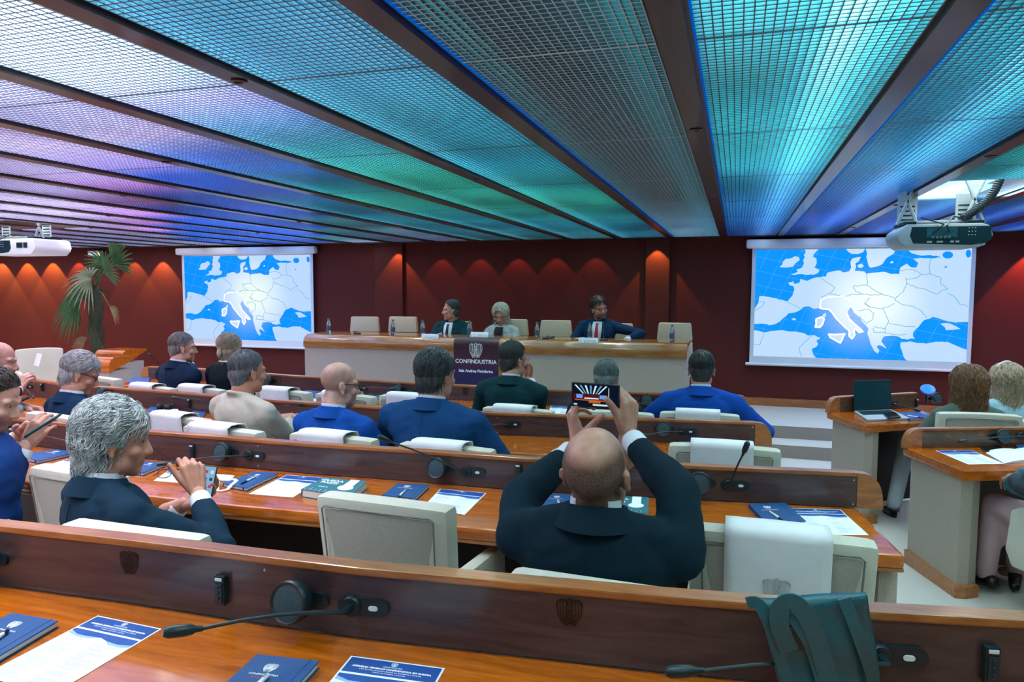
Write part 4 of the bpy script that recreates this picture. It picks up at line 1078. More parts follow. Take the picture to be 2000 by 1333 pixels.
agenda([(141, 895), (170, 897), (120, 925), (75, 914.5)], 'b', 'printed programme between the young man and the grey curls', full=False)
notebook([(288, 907), (325.5, 911.5), (279, 931), (245, 924)], 'b', 'blue notebook in front of the chin of the man with grey curls')
agenda([(330, 919), (372, 923), (352, 944), (300, 940)], 'b', 'sheet under the glasses held by the man with grey curls', full=False)
agenda([(748, 834), (772, 836), (772, 858), (736, 855)], 'c', 'programme left of the dark-haired man in navy', full=False)
agenda([(1196, 866), (1236, 868), (1240, 884), (1196, 884)], 'c', 'programme right of the photographing man\'s head', full=False)
notebook([(1328, 867), (1376, 868), (1374, 880), (1322, 879)], 'c', 'blue notebook behind the empty armchair with white cover', logo=False)
notebook([(378, 807), (402, 809), (396, 818), (366, 816)], 'c', 'blue notebook left of the beige jacket', logo=False); pen((388, 808), (374, 814), ROWS['c']['zd']+.015, 'pen on the notebook left of the beige jacket')
notebook([(296, 797), (322, 799), (312, 810), (284, 808)], 'c', 'blue notebook under the black headphones', logo=False)
notebook([(259, 740), (294, 741), (288, 752), (250, 751)], 'd', 'blue notebook left of the man by the left screen', logo=False)
agenda([(272, 752), (306, 754), (300, 764), (262, 762)], 'd', 'programme left of the man by the left screen', full=False)
notebook([(598, 766), (625, 768), (612, 778), (588, 776)], 'd', 'blue notebook left of the bald head with glasses', logo=False)
agenda([(606, 776), (640, 778), (626, 788), (590, 786)], 'd', 'programme left of the bald head with glasses', full=False)
notebook([(735, 775), (760, 776), (748, 786), (722, 785)], 'd', 'blue notebook right of the bald head with glasses', logo=False)
agenda([(1076, 793), (1112, 794), (1114, 810), (1070, 809)], 'd', 'programme at the elbow of the man in the dark green suit', full=False)
agenda([(1827, 880.7), (1897, 880), (1961, 906.7), (1891, 908)], 'e', 'printed programme on the right desk with the open notebook', full=False)
notebook([(1975, 866), (2030, 864), (2060, 876), (1988, 880)], 'e', 'closed blue notebook at the right edge', logo=False)
notebook([(1755, 810), (1790, 808), (1822, 820), (1776, 823)], 'f', 'blue notebook right of the laptop', logo=False); pen((1772, 812), (1806, 817), ROWS['f']['zd']+.015, 'pen on the notebook right of the laptop')
# open notebook with white pages on the right desk
Q = Quad([(1922, 884), (2040, 876), (2090, 898), (1962, 907)], ROWS['e']['zd']); o = empty('open_notebook', Q.C); tag(o, 'open notebook with blank white pages on the right desk', 'notebook')
for u0, u1 in ((.0, .5), (.5, 1.)):
    b = MB(); n_ = 8; v = []; f = []
    for i in range(n_+1):
        t = i/n_; h = .004+.012*math.sin(PI*min(1, (t if u0 > .2 else 1-t)*1.0+.05))**.7
        for vv in (0, 1): v += [Q.q(u0+(u1-u0)*t, vv, h), Q.q(u0+(u1-u0)*t, vv, .001)]
    for i in range(n_):
        a = 4*i; f += [[a, a+2, a+6, a+4], [a+1, a+5, a+7, a+3], [a, a+4, a+5, a+1], [a+2, a+3, a+7, a+6]]
    f += [[0, 1, 3, 2], [4*n_, 4*n_+2, 4*n_+3, 4*n_+1]]
    b.raw(v, f); b.build('page_block', M['paper'], o, world=True, smooth=True)
def slab_thing(name, px, z, h, m, label, cat, bev=.002, aspect=None, screen=None, dz=.001, group=None):
    Q = Quad(px, z, aspect); o = empty(name, Q.C); tag(o, label, cat, group)
    b = MB(); Q.slab(b, 0, 0, 1, 1, dz, dz+h); b.build('body', m, o, world=True, bevel=bev)
    if screen:
        b = MB(); Q.slab(b, .05, .04, .95, .96, dz+h, dz+h+.0004); b.build('display', screen, o, world=True)
    return o, Q
M['phone_glass'] = mat('dark_phone_glass', '#0b1a20', .08)
slab_thing('tablet', [(1912, 873), (1950, 871), (1968, 883), (1924, 886)], ROWS['e']['zd'], .008, M['black'], 'black tablet on the right desk beside the open notebook', 'tablet', screen=M['phone_glass'])
slab_thing('smartphone', [(1724, 809), (1748, 807), (1760, 817), (1734, 819)], ROWS['f']['zd']+.018, .008, M['black'], 'black phone lying on the laptop keyboard', 'phone', screen=M['phone_glass'])
# guide book
def guide(px, key, label, th=.032):
    Q = Quad(px, ROWS[key]['zd']+th); o = empty('guide_book', Q.C); tag(o, label, 'book', 'teal guide books')
    M.setdefault('teal_cover', mat('teal_book_cover', '#2f6f7c', .45, noise_amt=.06, scale=30))
    b = MB(); Q.slab(b, 0, 0, 1, 1, -.002, 0); Q.slab(b, 0, 0, 1, 1, -th+.001, -th+.003); Q.slab(b, -.0, 0, .025, 1, -th+.003, -.002); b.build('cover', M['teal_cover'], o, world=True)
    b = MB(); Q.slab(b, .025, .01, .985, .99, -th+.003, -.002); b.build('pages', M['page'], o, world=True)
    b = MB(); t = .0004
    for r_, tx, sz in ((.20, 'GUIDA', .17), (.36, 'PAESI', .17), (.66, 'SERIE B', .07)): put_text(b, tx, Q.W*sz, Q.q(.30, r_, t), Q.X, Q.Y, depth=.0003, bold=.0006 if sz > .1 else 0)
    c = Q.q(.74, .56, t); b.prism([(Q.W*.17*math.cos(a), Q.W*.17*math.sin(a)) for a in np.linspace(0, 2*PI, 19)[:-1]], c, Q.X, Q.Y, UPZ, .0004); Q.slab(b, .64, .0, .84, .5, .0002, .0006)
    for k in range(9): Q.slab(b, .05+.1*k, .97-.05-.12*abs(math.sin(k*1.3)), .056+.1*k, .97, .0002, .0005)
    b.build('cover_print', M['whiteink'], o, world=True); return o
guide([(633, 932.5), (717, 940.7), (682.6, 970), (588, 956)], 'b', 'thick teal guide book lying on a programme in the middle of the second desk')
guide([(1180, 968), (1267, 972), (1265, 1003), (1172, 1000)], 'b', 'teal guide book right of the photographing man\'s neck')
# laptop
zf = ROWS['f']['zd']
Q = Quad([(1668, 807), (1741, 804), (1777, 821), (1694, 824)], zf); o = empty('laptop', Q.C); tag(o, 'open dark laptop on the right desk', 'laptop')
b = MB(); Q.slab(b, 0, 0, 1, 1, .001, .016); b.build('keyboard_base', M['grey'], o, world=True, bevel=.003)
b = MB(); Q.slab(b, .06, .06, .94, .52, .016, .0168); b.build('keyboard', M['black'], o, world=True)
Xd = (Q.P[1]-Q.P[0]).normalized(); H_ = .235
Bk = (Q.P[0]-Q.P[3]).normalized(); U_ = (UPZ*.97+Bk*.24).normalized(); F_ = Xd.cross(U_)
b = MB(); b.box((0, 0, 0), (Q.W, H_, .008), bev=.003); R3 = frame(Xd, U_, F_); off = (Q.P[0]+Q.P[1])/2+UPZ*.018+U_*H_/2; b.v = [tuple(R3 @ Vector(v)+off) for v in b.v]; b.build('screen_lid', M['teal_dark'], o, world=True)
b = MB(); b.box((0, 0, .0045), (Q.W*.95, H_*.9, .001)); b.v = [tuple(R3 @ Vector(v)+off) for v in b.v]; b.build('display', mat('off_display', '#0d3840', .25), o, world=True)
# blue disc beyond the far right desk
P = PY(1812, 762, ROWS['f']['pts'][0][1]+.12); o = empty('round_disc', (P.x, P.y, zf)); tag(o, 'blue round disc on the rail of the far right desk', 'fitting')
R3 = frame(Vector((1, .1, 0)).normalized(), Vector((0, .75, .6)).normalized(), Vector((.05, -.6, .75)).normalized())
b = MB(); b.lathe([(.052, 0), (.055, .006), (.05, .012), (.001, .016)], P, 22, R3); b.build('disc', mat('blue_disc', '#3f8fe8', .2), o, world=True, smooth=True)
b = MB(); b.tube([P+Vector((0, .01, 0)), P+Vector((.0, .04, -.1)), Vector((P.x, P.y+.06, zf+.1))], .008, 8); b.build('stalk', M['black'], o, world=True)
# lanyard, badge and small boxes by the man with grey curls
zb = ROWS['b']['zd']
def strap(pts, wd, m, name, label, cat):
    b = MB(); P = [PZ(x, y, z) for x, y, z in pts]
    for a, c in zip(P[:-1], P[1:]):
        t = (c-a).normalized(); n_ = t.cross(UPZ).normalized()*wd/2
        b.raw([a-n_, a+n_, c+n_, c-n_, a-n_+UPZ*.0012, a+n_+UPZ*.0012, c+n_+UPZ*.0012, c-n_+UPZ*.0012], [[3, 2, 1, 0], [4, 5, 6, 7], [0, 1, 5, 4], [1, 2, 6, 5], [2, 3, 7, 6], [3, 0, 4, 7]])
    o = b.build(name, m); return tag(o, label, cat)
strap([(412, 957, zb+.002), (430, 960, zb+.002), (444, 957, zb+.004), (452, 948, zb+.017), (462, 940, zb+.017), (456, 936, zb+.016)], .016, M['linen'], 'lanyard', 'white lanyard trailing onto the blue notebook', 'lanyard')
slab_thing('badge_case', [(420, 929), (459, 932), (452, 943), (414, 940)], zb, .006, M['grey'], 'clear badge case with card right of the raised hand', 'badge', screen=M['paper'])
slab_thing('small_box', [(413, 947), (430, 949), (428, 959), (410, 956)], zb, .018, M['white'], 'small white box right of the phone with app icons', 'box')
zc = ROWS['c']['zd']
strap([(318, 811, zc+.002), (330, 808, zc+.012), (336, 801, zc+.02), (343, 800, zc+.02), (346, 807, zc+.01), (352, 808, zc+.002)], .03, M['linen'], 'lanyard', 'white lanyard bunched beside the black headphones', 'lanyard')
P = PZ(325, 800, zc+.02); o = empty('headphones', P); tag(o, 'small black headphones on a blue notebook beyond the grey curls', 'headphones')
for dx in (-.055, .02):
    b = MB(); b.lathe([(.02, -.012), (.026, -.006), (.026, .006), (.018, .012)], P+Vector((dx, .02*dx, .012)), 14, Matrix.Rotation(PI/2-.3, 3, 'Y')); b.build('ear_cup', M['black'], o, world=True, smooth=True)
b = MB(); b.tube([P+Vector((-.055+.075*t, .02+.06*math.sin(PI*t), .012+.01*math.sin(PI*t))) for t in np.linspace(0, 1, 9)], .004, 6); b.build('headband', M['black'], o, world=True, smooth=True)
# bottles
def bottle(P, label, group, s=1.):
    o = empty('water_bottle', P); tag(o, label, 'bottle', group)
    b = MB(); b.lathe([(.026*s, 0), (.030*s, .006*s), (.030*s, .12*s), (.027*s, .14*s), (.014*s, .175*s), (.013*s, .19*s)], P, 16); b.build('bottle_body', M['glassy'], o, world=True, smooth=True)
    b = MB(); b.lathe([(.0306*s, .045*s), (.0306*s, .105*s)], P, 16, closed=False); b.build('paper_label', M['label_dark'], o, world=True, smooth=True)
    b = MB(); b.lathe([(.0155*s, .186*s), (.0155*s, .206*s), (.013*s, .209*s)], P, 14); b.build('cap', M['cap_teal'], o, world=True, smooth=True)
bl = ['water bottle at the left end of the speakers\' table', 'water bottle between the two empty leather chairs', 'water bottle left of the first name card', 'water bottle left of the middle name card', 'water bottle right of the blonde speaker', 'water bottle behind the right name card', 'water bottle at the right end of the speakers\' table']
for (px, py), l in zip(((613, 655), (753, 657), (816, 658), (905, 661), (1046, 663), (1146, 667), (1310, 671)), bl):
    P = PZ(px, py, zt); P = Vector((P.x, min(max(P.y, TY+.22), TY+.5), zt)); bottle(P, l, 'water bottles on the speakers\' table', .92)
P = PZ(514, 760, ROWS['d']['zd']); bottle(P, 'clear water bottle right of the beige man\'s ear', 'water bottle on an audience desk', 1.0)
# name cards
def card(px, py, w_, txt, label):
    P = PY(px, py, TY+.045); o = empty('name_card', P); tag(o, label, 'name card', 'folded name cards on the speakers\' table')
    b = MB(); h_ = .085; b.raw([(P.x-w_/2, P.y, P.z-h_/2), (P.x+w_/2, P.y, P.z-h_/2), (P.x+w_/2, P.y+.03, P.z+h_/2), (P.x-w_/2, P.y+.03, P.z+h_/2), (P.x-w_/2, P.y+.075, P.z-h_/2+.012), (P.x+w_/2, P.y+.075, P.z-h_/2+.012)], [[0, 1, 2, 3], [3, 2, 5, 4], [0, 3, 4], [1, 5, 2], [0, 4, 5, 1]])
    b.build('card', M['paper'], o, world=True)
    b = MB(); put_text(b, txt, .042, (P.x, P.y+.014, P.z), (1, 0, 0), (0, .33, 1)); b.build('printed_name', M['ink'], o, world=True)
card(838, 660, .215, 'I. MANCIA', 'name card in front of the speaker in the green suit')
card(935, 656.5, .215, 'M. C. RESTAZ', 'name card in front of the blonde speaker')
card(1148, 668, .215, 'F. BERTSA', 'name card in front of the speaker with the red tie')
# slim table microphones
def table_mic(px, py, tx, ty, label):
    P = PZ(px, py, zt); P = Vector((P.x, min(max(P.y, TY+.25), TY+.42), zt)); o = empty('table_microphone', P); tag(o, label, 'microphone', 'slim microphones on the speakers\' table')
    tip = PY(tx, ty, P.y+.06)
    b = MB(); b.lathe([(.045, 0), (.045, .012), (.03, .02)], P, 14); b.build('base', M['black'], o, world=True, smooth=True)
    b = MB(); b.tube([P+UPZ*.018, P.lerp(tip, .4)+UPZ*.03, tip], .0045, 6); b.build('gooseneck', M['black'], o, world=True)
    d = (tip-P).normalized(); b = MB(); b.tube([tip-d*.01, tip, tip+d*.05, tip+d*.058], [.005, .012, .012, .006], 8); b.build('microphone_head', M['black'], o, world=True, smooth=True)
table_mic(672, 656, 693, 650, 'slim microphone before the leftmost leather chair')
table_mic(950, 655, 961, 632, 'slim microphone at the blonde speaker\'s chest')
table_mic(1060, 664, 1076, 660, 'slim microphone before the empty chair near the blonde speaker')
table_mic(1172, 668, 1178, 640, 'slim microphone before the red tie')

# ------------------------------------------------------------------ black bag standing on the nearest desk
M['bag'] = mat('black_teal_leather', '#1a5a66', .34, noise_amt=.12, scale=160, bump=.12)
za = ROWS['a']['zd']
def bag():
    p = lambda x, y, Y: PY(x, y, Y)
    A0, A1 = p(1480, 1174, 1.225), p(1692, 1160, 1.25)
    B0_, B1_ = PZ(1538, 1392, za+.002), PZ(1730, 1380, za+.002)
    o = empty('tote_bag', (B0_+B1_)/2+Vector((0, .06, 0))); tag(o, 'soft black leather tote bag standing on the nearest desk', 'bag')
    nc = (A1-A0).cross(B0_-A0).normalized(); nc = nc if nc.y < 0 else -nc
    def S(u, v, d=0.):
        q = A0.lerp(A1, u).lerp(B0_.lerp(B1_, u), v)
        return q+nc*(d+.022*math.sin(PI*min(1, max(0, u)))*(.25+.75*max(0, v))+.004*math.sin(8*u+3*v)+.003*math.sin(11*v-4*u))
    b = MB(); n_, m_ = 16, 12; V = []; f = []
    for side in (0, 1):
        for j in range(m_+1):
            for i in range(n_+1):
                u, v = i/n_, j/m_; q = S(u, v)
                if side: q = q-nc*(.012+.035*v)-nc*.05*math.sin(PI*u)*(.2+.8*v)
                V.append(Vector((q.x, q.y, max(q.z-.006*math.sin(u*PI)*(1-v), za+.002))))
    N_ = (n_+1)*(m_+1)
    for j in range(m_):
        for i in range(n_): a = j*(n_+1)+i; f += [[a, a+1, a+n_+2, a+n_+1], [N_+a, N_+a+n_+1, N_+a+n_+2, N_+a+1]]
    for i in range(n_): f += [[i, N_+i, N_+i+1, i+1]]; a = m_*(n_+1)+i; f += [[a, a+1, N_+a+1, N_+a]]
    for j in range(m_): a = j*(n_+1); f += [[a, a+n_+1, N_+a+n_+1, N_+a]]; a += n_; f += [[a, N_+a, N_+a+n_+1, a+n_+1]]
    b.raw(V, f); b.build('bag_body', M['bag'], o, world=True, smooth='all')
    def strp(name, pts, wd, lift=.006, th=.004):
        b = MB(); P = [S(u, v, lift*l) for u, v, l in pts]; Q_ = []
        for i in range(len(P)-1):
            p0, p1, p2, p3 = P[max(i-1, 0)], P[i], P[i+1], P[min(i+2, len(P)-1)]
            for t in np.linspace(0, 1, 7)[:-1]: Q_.append(.5*((2*p1)+(p2-p0)*t+(2*p0-5*p1+4*p2-p3)*t*t+(3*p1-p0-3*p2+p3)*t**3))
        Q_.append(P[-1]); v = []; f = []
        for i, q in enumerate(Q_):
            t = (Q_[min(i+1, len(Q_)-1)]-Q_[max(i-1, 0)]).normalized(); sd = t.cross(nc).normalized()*wd/2; nn = nc*th
            v += [q-sd, q+sd, q+sd+nn, q-sd+nn]
        for i in range(len(Q_)-1):
            for k in range(4): f.append([4*i+k, 4*i+(k+1) % 4, 4*i+4+(k+1) % 4, 4*i+4+k])
        f += [[0, 1, 2, 3][::-1], [4*(len(Q_)-1)+k for k in range(4)]]; b.raw(v, f); return b.build(name, M['bag'], o, world=True, smooth=True)
    strp('handle', [(.17, .42, 1), (.13, .2, 1.5), (.17, .03, 2.5), (.29, -.03, 3), (.40, .10, 3), (.45, .40, 2), (.46, .72, 1.2), (.46, .97, 1)], .030)
    strp('handle', [(.24, .06, 1), (.33, .25, 1.6), (.38, .5, 1.6), (.40, .97, 1)], .018)
    strp('shoulder_strap', [(.78, .0, 1), (.83, .3, 2), (.88, .6, 2), (.92, .97, 1)], .020)
    strp('flap', [(-.11, .0, 1), (-.02, -.005, 1.2), (.03, .10, 1), (.06, .4, 1), (.09, .97, 1)], .020)
    b = MB(); c = [S(.13, .20, .004), S(.32, .20, .004), S(.32, .42, .004), S(.13, .42, .004)]; b.raw(c+[q+nc*.002 for q in c], [[3, 2, 1, 0], [4, 5, 6, 7], [0, 1, 5, 4], [1, 2, 6, 5], [2, 3, 7, 6], [3, 0, 4, 7]]); b.build('leather_tab', M['black'], o, world=True)
bag()

# ------------------------------------------------------------------ projectors hung through the ceiling grid
def projector(px, py, Y, wd, hg, dp, label, white):
    P = PY(px, py, Y); o = empty('ceiling_projector', P); tag(o, label, 'projector', 'ceiling projectors')
    body = M['white'] if white else M['grey']
    b = MB(); pr = [(-wd/2+.05, -hg/2), (wd/2-.07, -hg/2), (wd/2-.01, -hg/2+.05), (wd/2, 0), (wd/2-.02, hg/2-.015), (wd/2-.06, hg/2), (-wd/2+.05, hg/2), (-wd/2, hg/2-.04), (-wd/2-.005, 0), (-wd/2+.01, -hg/2+.035)]
    b.prism(pr, P, (1, 0, 0), (0, 0, 1), (0, 1, 0), dp); b.build('housing', body, o, world=True, bevel=.012, smooth=True)
    w0 = wd*(.86 if not white else .56); cx_ = P.x+(.03 if not white else -wd*.17)
    b = MB(); b.prism([(-w0/2+.02, -hg*.33), (w0*.25, -hg*.42), (w0/2-.03, -hg*.34), (w0/2, -hg*.1), (w0/2-.01, hg*.38), (-w0/2+.01, hg*.38), (-w0/2, 0)], (cx_, P.y-.003, P.z), (1, 0, 0), (0, 0, 1), (0, 1, 0), .004); b.build('rear_panel', M['teal_dark'], o, world=True, bevel=.002)
    y = P.y-.004
    b = MB(); b.box((cx_-.05, y, P.z+.02), (w0*.38, .003, hg*.42)); b.build('socket_plate', mat('socket_plate', '#16505e', .4, noise_amt=.5, scale=60), o, world=True)
    for k in range(5):
        b = MB(); b.lathe([(.009, 0), (.009, .006), (.004, .007)], (cx_-.10+.023*k, y-.002, P.z-.012), 10, Matrix.Rotation(PI/2, 3, 'X')); b.build('socket', M['metal'], o, world=True, smooth=True)
    for k, (dx, w2) in enumerate(((-.06, .035), (.01, .02), (.04, .02), (-.12, .03))):
        b = MB(); b.box((cx_+dx, y-.001, P.z-hg*.27), (w2, .003, .011)); b.build('port', M['grey'], o, world=True)
    for r_ in range(3):
        for c in range(3):
            b = MB(); b.box((cx_+w0*.22+.018*c, y-.001, P.z+.045-.022*r_), (.006, .003, .004)); b.build('key', M['lit_button'], o, world=True)
    if white:
        for k in range(5):
            b = MB(); b.box((P.x+wd*.22+.028*k+(.01 if k > 2 else 0), P.y-.003, P.z+.012), (.022, .006, .055)); b.build('vent', M['teal_dark'], o, world=True)
    # mount: perforated cross arms up into the ceiling
    top = CEIL+.10
    for s in (-1, 1):
        xx = P.x+s*wd*.36
        b = MB(); b.box((xx, P.y+dp*.5, (P.z+hg/2+.012)), (.07, dp*.8, .02)); b.build('mount_foot', M['black'], o, world=True)
        for q in (-1, 1):
            b = MB(); b.tube([(xx-q*.06, P.y+dp*.35, P.z+hg/2+.012), (xx+q*.06, P.y+dp*.35, top)], .011, 6); b.build('mount_strut', M['grey'], o, world=True)
        b = MB(); zz = P.z+hg/2+.03
        b.box((xx-s*.02, P.y+dp*.6, (zz+CEIL)/2), (.12, .008, max(.04, CEIL-zz)))
        for r_ in range(4): b.mat(1).box((xx-s*.02, P.y+dp*.6-.005, zz+.02+.03*r_), (.09, .004, .010)); b.mat(0)
        b.build('perforated_bracket', [M['white'] if white else M['grey'], M['teal_dark']], o, world=True)
    b = MB(); b.box((P.x, P.y+dp*.45, P.z+hg/2+.026), (wd*.8, .12, .014)); b.build('mount_plate', M['grey'], o, world=True, bevel=.003)
    cab = [((P.x+.02, P.y-.006, P.z+.02), (P.x-.005, P.y-.05, P.z+hg*.4), (P.x+.05, P.y+.05, P.z+hg/2+.05), (P.x+.18, P.y+.16, P.z+hg/2+.04)), ((P.x-.07, P.y-.006, P.z+.01), (P.x-.02, P.y-.04, P.z+hg*.45), (P.x-.12, P.y+.1, P.z+hg/2+.05))]
    for c in cab:
        b = MB(); b.tube(c, .005, 6); b.build('cable', M['black'], o, world=True, smooth=True)
    if not white:
        b = MB(); pts = [Vector((P.x+.12, P.y+.1, P.z+hg/2+.04))+Vector((.26, .12, .42))*t+Vector((.05*math.sin(PI*t), 0, -.05*math.sin(PI*t))) for t in np.linspace(0, 1, 60)]
        b.tube(pts, [.028 if i % 2 else .024 for i in range(60)], 10); b.build('ribbed_hose', M['black'], o, world=True, smooth=True)
projector(1846, 460, 5.25, .54, .15, .42, 'grey ceiling projector with dark connector panel in front of the right screen', False)
projector(8, 482, 5.5, .86, .165, .42, 'white ceiling projector at the left edge above the bald man', True)
P = PY(187, 496, WALLY-.08); o = empty('wall_emergency_light', P); tag(o, 'small white box light high on the red wall beside the palm', 'wall light')
b = MB(); b.box(P, (.26, .09, .095), bev=.015); b.build('housing', M['grey'], o, world=True, smooth=True)
b = MB(); b.box(P+Vector((0, -.046, -.01)), (.2, .006, .04)); b.build('diffuser', M['white'], o, world=True)

# ------------------------------------------------------------------ tall palm at the left
M['leaf'] = mat('palm_leaf', '#3f6a38', .5, noise_amt=.35, scale=9); M['leaf_pale'] = mat('palm_leaf_pale', '#93a684', .5, noise_amt=.3, scale=9); M['trunk'] = mat('palm_trunk', '#39402a', .9, noise_amt=.45, scale=25, stretch=(1, 1, 6), bump=.8); M['leaf_dry'] = mat('dry_leaf', '#8c7a55', .7, noise_amt=.3, scale=20); M['pot'] = mat('dark_planter', '#3a2a22', .5)
def palm():
    Y = 8.3; base = PY(190, 700, Y); g = PLZ
    o = empty('fan_palm', (base.x, Y, g)); tag(o, 'tall fan palm with slim trunk against the red wall', 'potted palm')
    b = MB(); b.lathe([(.17, 0), (.21, .38), (.22, .40), (.19, .40), (.18, .36)], (base.x, Y, g), 20); b.build('planter', M['pot'], o, world=True, smooth=True)
    rng = random.Random(3)
    topz = PY(185, 560, Y).z
    pts = [Vector((base.x+.03*math.sin(i*.9), Y+.02*math.cos(i), g+.34+(topz-g-.34)*i/12)) for i in range(13)]
    b = MB(); b.tube(pts, [.085, .08, .085, .078, .083, .08, .085, .08, .088, .085, .095, .10, .05], 12)
    for i in range(140):
        t = rng.random(); q = pts[0].lerp(pts[-1], t); a = rng.uniform(0, 2*PI); d = Vector((math.cos(a), math.sin(a), 0)); b.tube([q+d*.075, q+d*.095+Vector((0, 0, .05)), q+d*.115+Vector((0, 0, .10))], [.012, .007, .002], 5)
    b.build('trunk', M['trunk'], o, world=True, smooth=True)
    def fan(hx, hy, dx, dy, R_, n, spread, droop, m, tilt):
        H = PY(hx, hy, Y+tilt); root = Vector((base.x, Y, topz-.05)); d0 = (PY(hx+dx, hy+dy, Y+tilt)-H).normalized()
        b = MB(); b.tube([root, root.lerp(H, .5)+Vector((0, 0, .08)), H], [.014, .009, .006], 6); st = b.build('petiole', M['leaf'], o, world=True, smooth=True)
        vw = Vector((0, -1, 0)); sd = d0.cross(vw).normalized(); b = MB()
        for k in range(n):
            a = spread*((k+.5)/n-.5); L = R_*(1-.25*abs(2*(k+.5)/n-1)**2)*rng.uniform(.9, 1.08); d = d0*math.cos(a)+sd*math.sin(a)+vw*.25*math.cos(a*1.3); P_ = []; m_ = 7
            for j in range(m_+1): t = j/m_; P_.append(H+d*L*t+Vector((0, 0, -droop*L*t**2.2)))
            wv = (d.cross(vw)).normalized(); v = []
            for j, q in enumerate(P_):
                t = j/m_; w2 = R_*.036*(math.sin(PI*min(1, .18+t*.82))**.7)+.001
                v += [q-wv*w2+vw*w2*.5, q, q+wv*w2+vw*w2*.5]
            b.raw(v, [[3*j+k2, 3*j+k2+1, 3*j+k2+4, 3*j+k2+3] for j in range(m_) for k2 in (0, 1)])
        b.build('fan_leaf', m, o, world=True, smooth='all', fix=False)
    fan(178, 545, -14, -4, .42, 17, 3.6, .55, M['leaf_pale'], -.15)
    fan(205, 532, 20, -16, .40, 14, 2.6, .15, M['leaf'], -.05)
    fan(222, 515, 18, -20, .52, 15, 2.3, .1, M['leaf'], .1)
    fan(205, 518, -12, -12, .40, 14, 2.7, .35, M['leaf'], .05)
    fan(158, 585, -18, 14, .48, 13, 1.9, .55, M['leaf'], -.1)
    fan(172, 572, -20, -2, .42, 12, 1.8, .3, M['leaf'], .12)
    fan(150, 590, -4, 20, .42, 11, 1.7, .3, M['leaf'], 0)
    fan(215, 600, 18, 6, .26, 8, 1.4, .5, M['leaf_dry'], 0)
    fan(170, 660, -12, 6, .26, 8, 1.5, .5, M['leaf_dry'], 0)
palm()
# paper sheet on the wrapped armchair
c = CHAIRS['g1']; Pm = PY(74, 703, 6.12)
b = MB(); b.box((0, 0, 0), (.20, .0015, .145)); R3 = Matrix.Rotation(D2R(-25), 3, 'Z') @ Matrix.Rotation(D2R(-16), 3, 'X'); b.v = [tuple(R3 @ Vector(v)+Pm) for v in b.v]
o = b.build('reserved_sheet', M['paper']); tag(o, 'white paper sheet propped on the lone armchair at the far left', 'paper')
# ------------------------------------------------------------------ people
def remesh(mb, voxel, smooth=4, fac=.5):
    me = bpy.data.meshes.new('r'); me.from_pydata(mb.v, [], mb.f)
    bm = bmesh.new(); bm.from_mesh(me); bmesh.ops.recalc_face_normals(bm, faces=bm.faces); bm.to_mesh(me); bm.free()
    o = bpy.data.objects.new('r', me); COL.objects.link(o)
    m = o.modifiers.new('r', 'REMESH'); m.mode = 'VOXEL'; m.voxel_size = voxel
    if smooth: m2 = o.modifiers.new('s', 'SMOOTH'); m2.iterations = smooth; m2.factor = fac
    dg = bpy.context.evaluated_depsgraph_get()
    e = bpy.data.meshes.new_from_object(o.evaluated_get(dg))
    n = len(e.vertices); v = np.empty(n*3); e.vertices.foreach_get('co', v); v = v.reshape(-1, 3)
    nr = np.empty(n*3); e.vertices.foreach_get('normal', nr); nr = nr.reshape(-1, 3)
    f = [tuple(p.vertices) for p in e.polygons]
    bpy.data.objects.remove(o, do_unlink=True); bpy.data.meshes.remove(me); bpy.data.meshes.remove(e)
    return v, nr, f
class Geo:
    """plain geometry gathered from several remeshed pieces, with two vertex attributes"""
    def __init__(s): s.v = []; s.f = []; s.stub = []; s.lip = []; s.mi = []
    def add(s, v, f, Mx=None, stub=None, lip=None, mi=0):
        b = sum(len(x) for x in s.v)
        if Mx is not None:
            A = np.array(Mx); v = v @ A[:3, :3].T+A[:3, 3]
        s.v.append(np.asarray(v, float)); s.f += [tuple(b+i for i in q) for q in f]; s.mi += [mi]*len(f)
        s.stub.append(np.zeros(len(v)) if stub is None else stub); s.lip.append(np.zeros(len(v)) if lip is None else lip)
    def build(s, name, mats, parent):
        v = np.concatenate(s.v); me = bpy.data.meshes.new(name); me.from_pydata(v.tolist(), [], s.f)
        for m in mats: me.materials.append(m)
        me.polygons.foreach_set('material_index', s.mi); me.polygons.foreach_set('use_smooth', [True]*len(me.polygons))
        for nm, arr in (('stubble', s.stub), ('lip', s.lip)):
            a = me.attributes.new(nm, 'FLOAT', 'POINT'); a.data.foreach_set('value', np.concatenate(arr))
        o = bpy.data.objects.new(name, me); COL.objects.link(o); o.parent = parent; return o
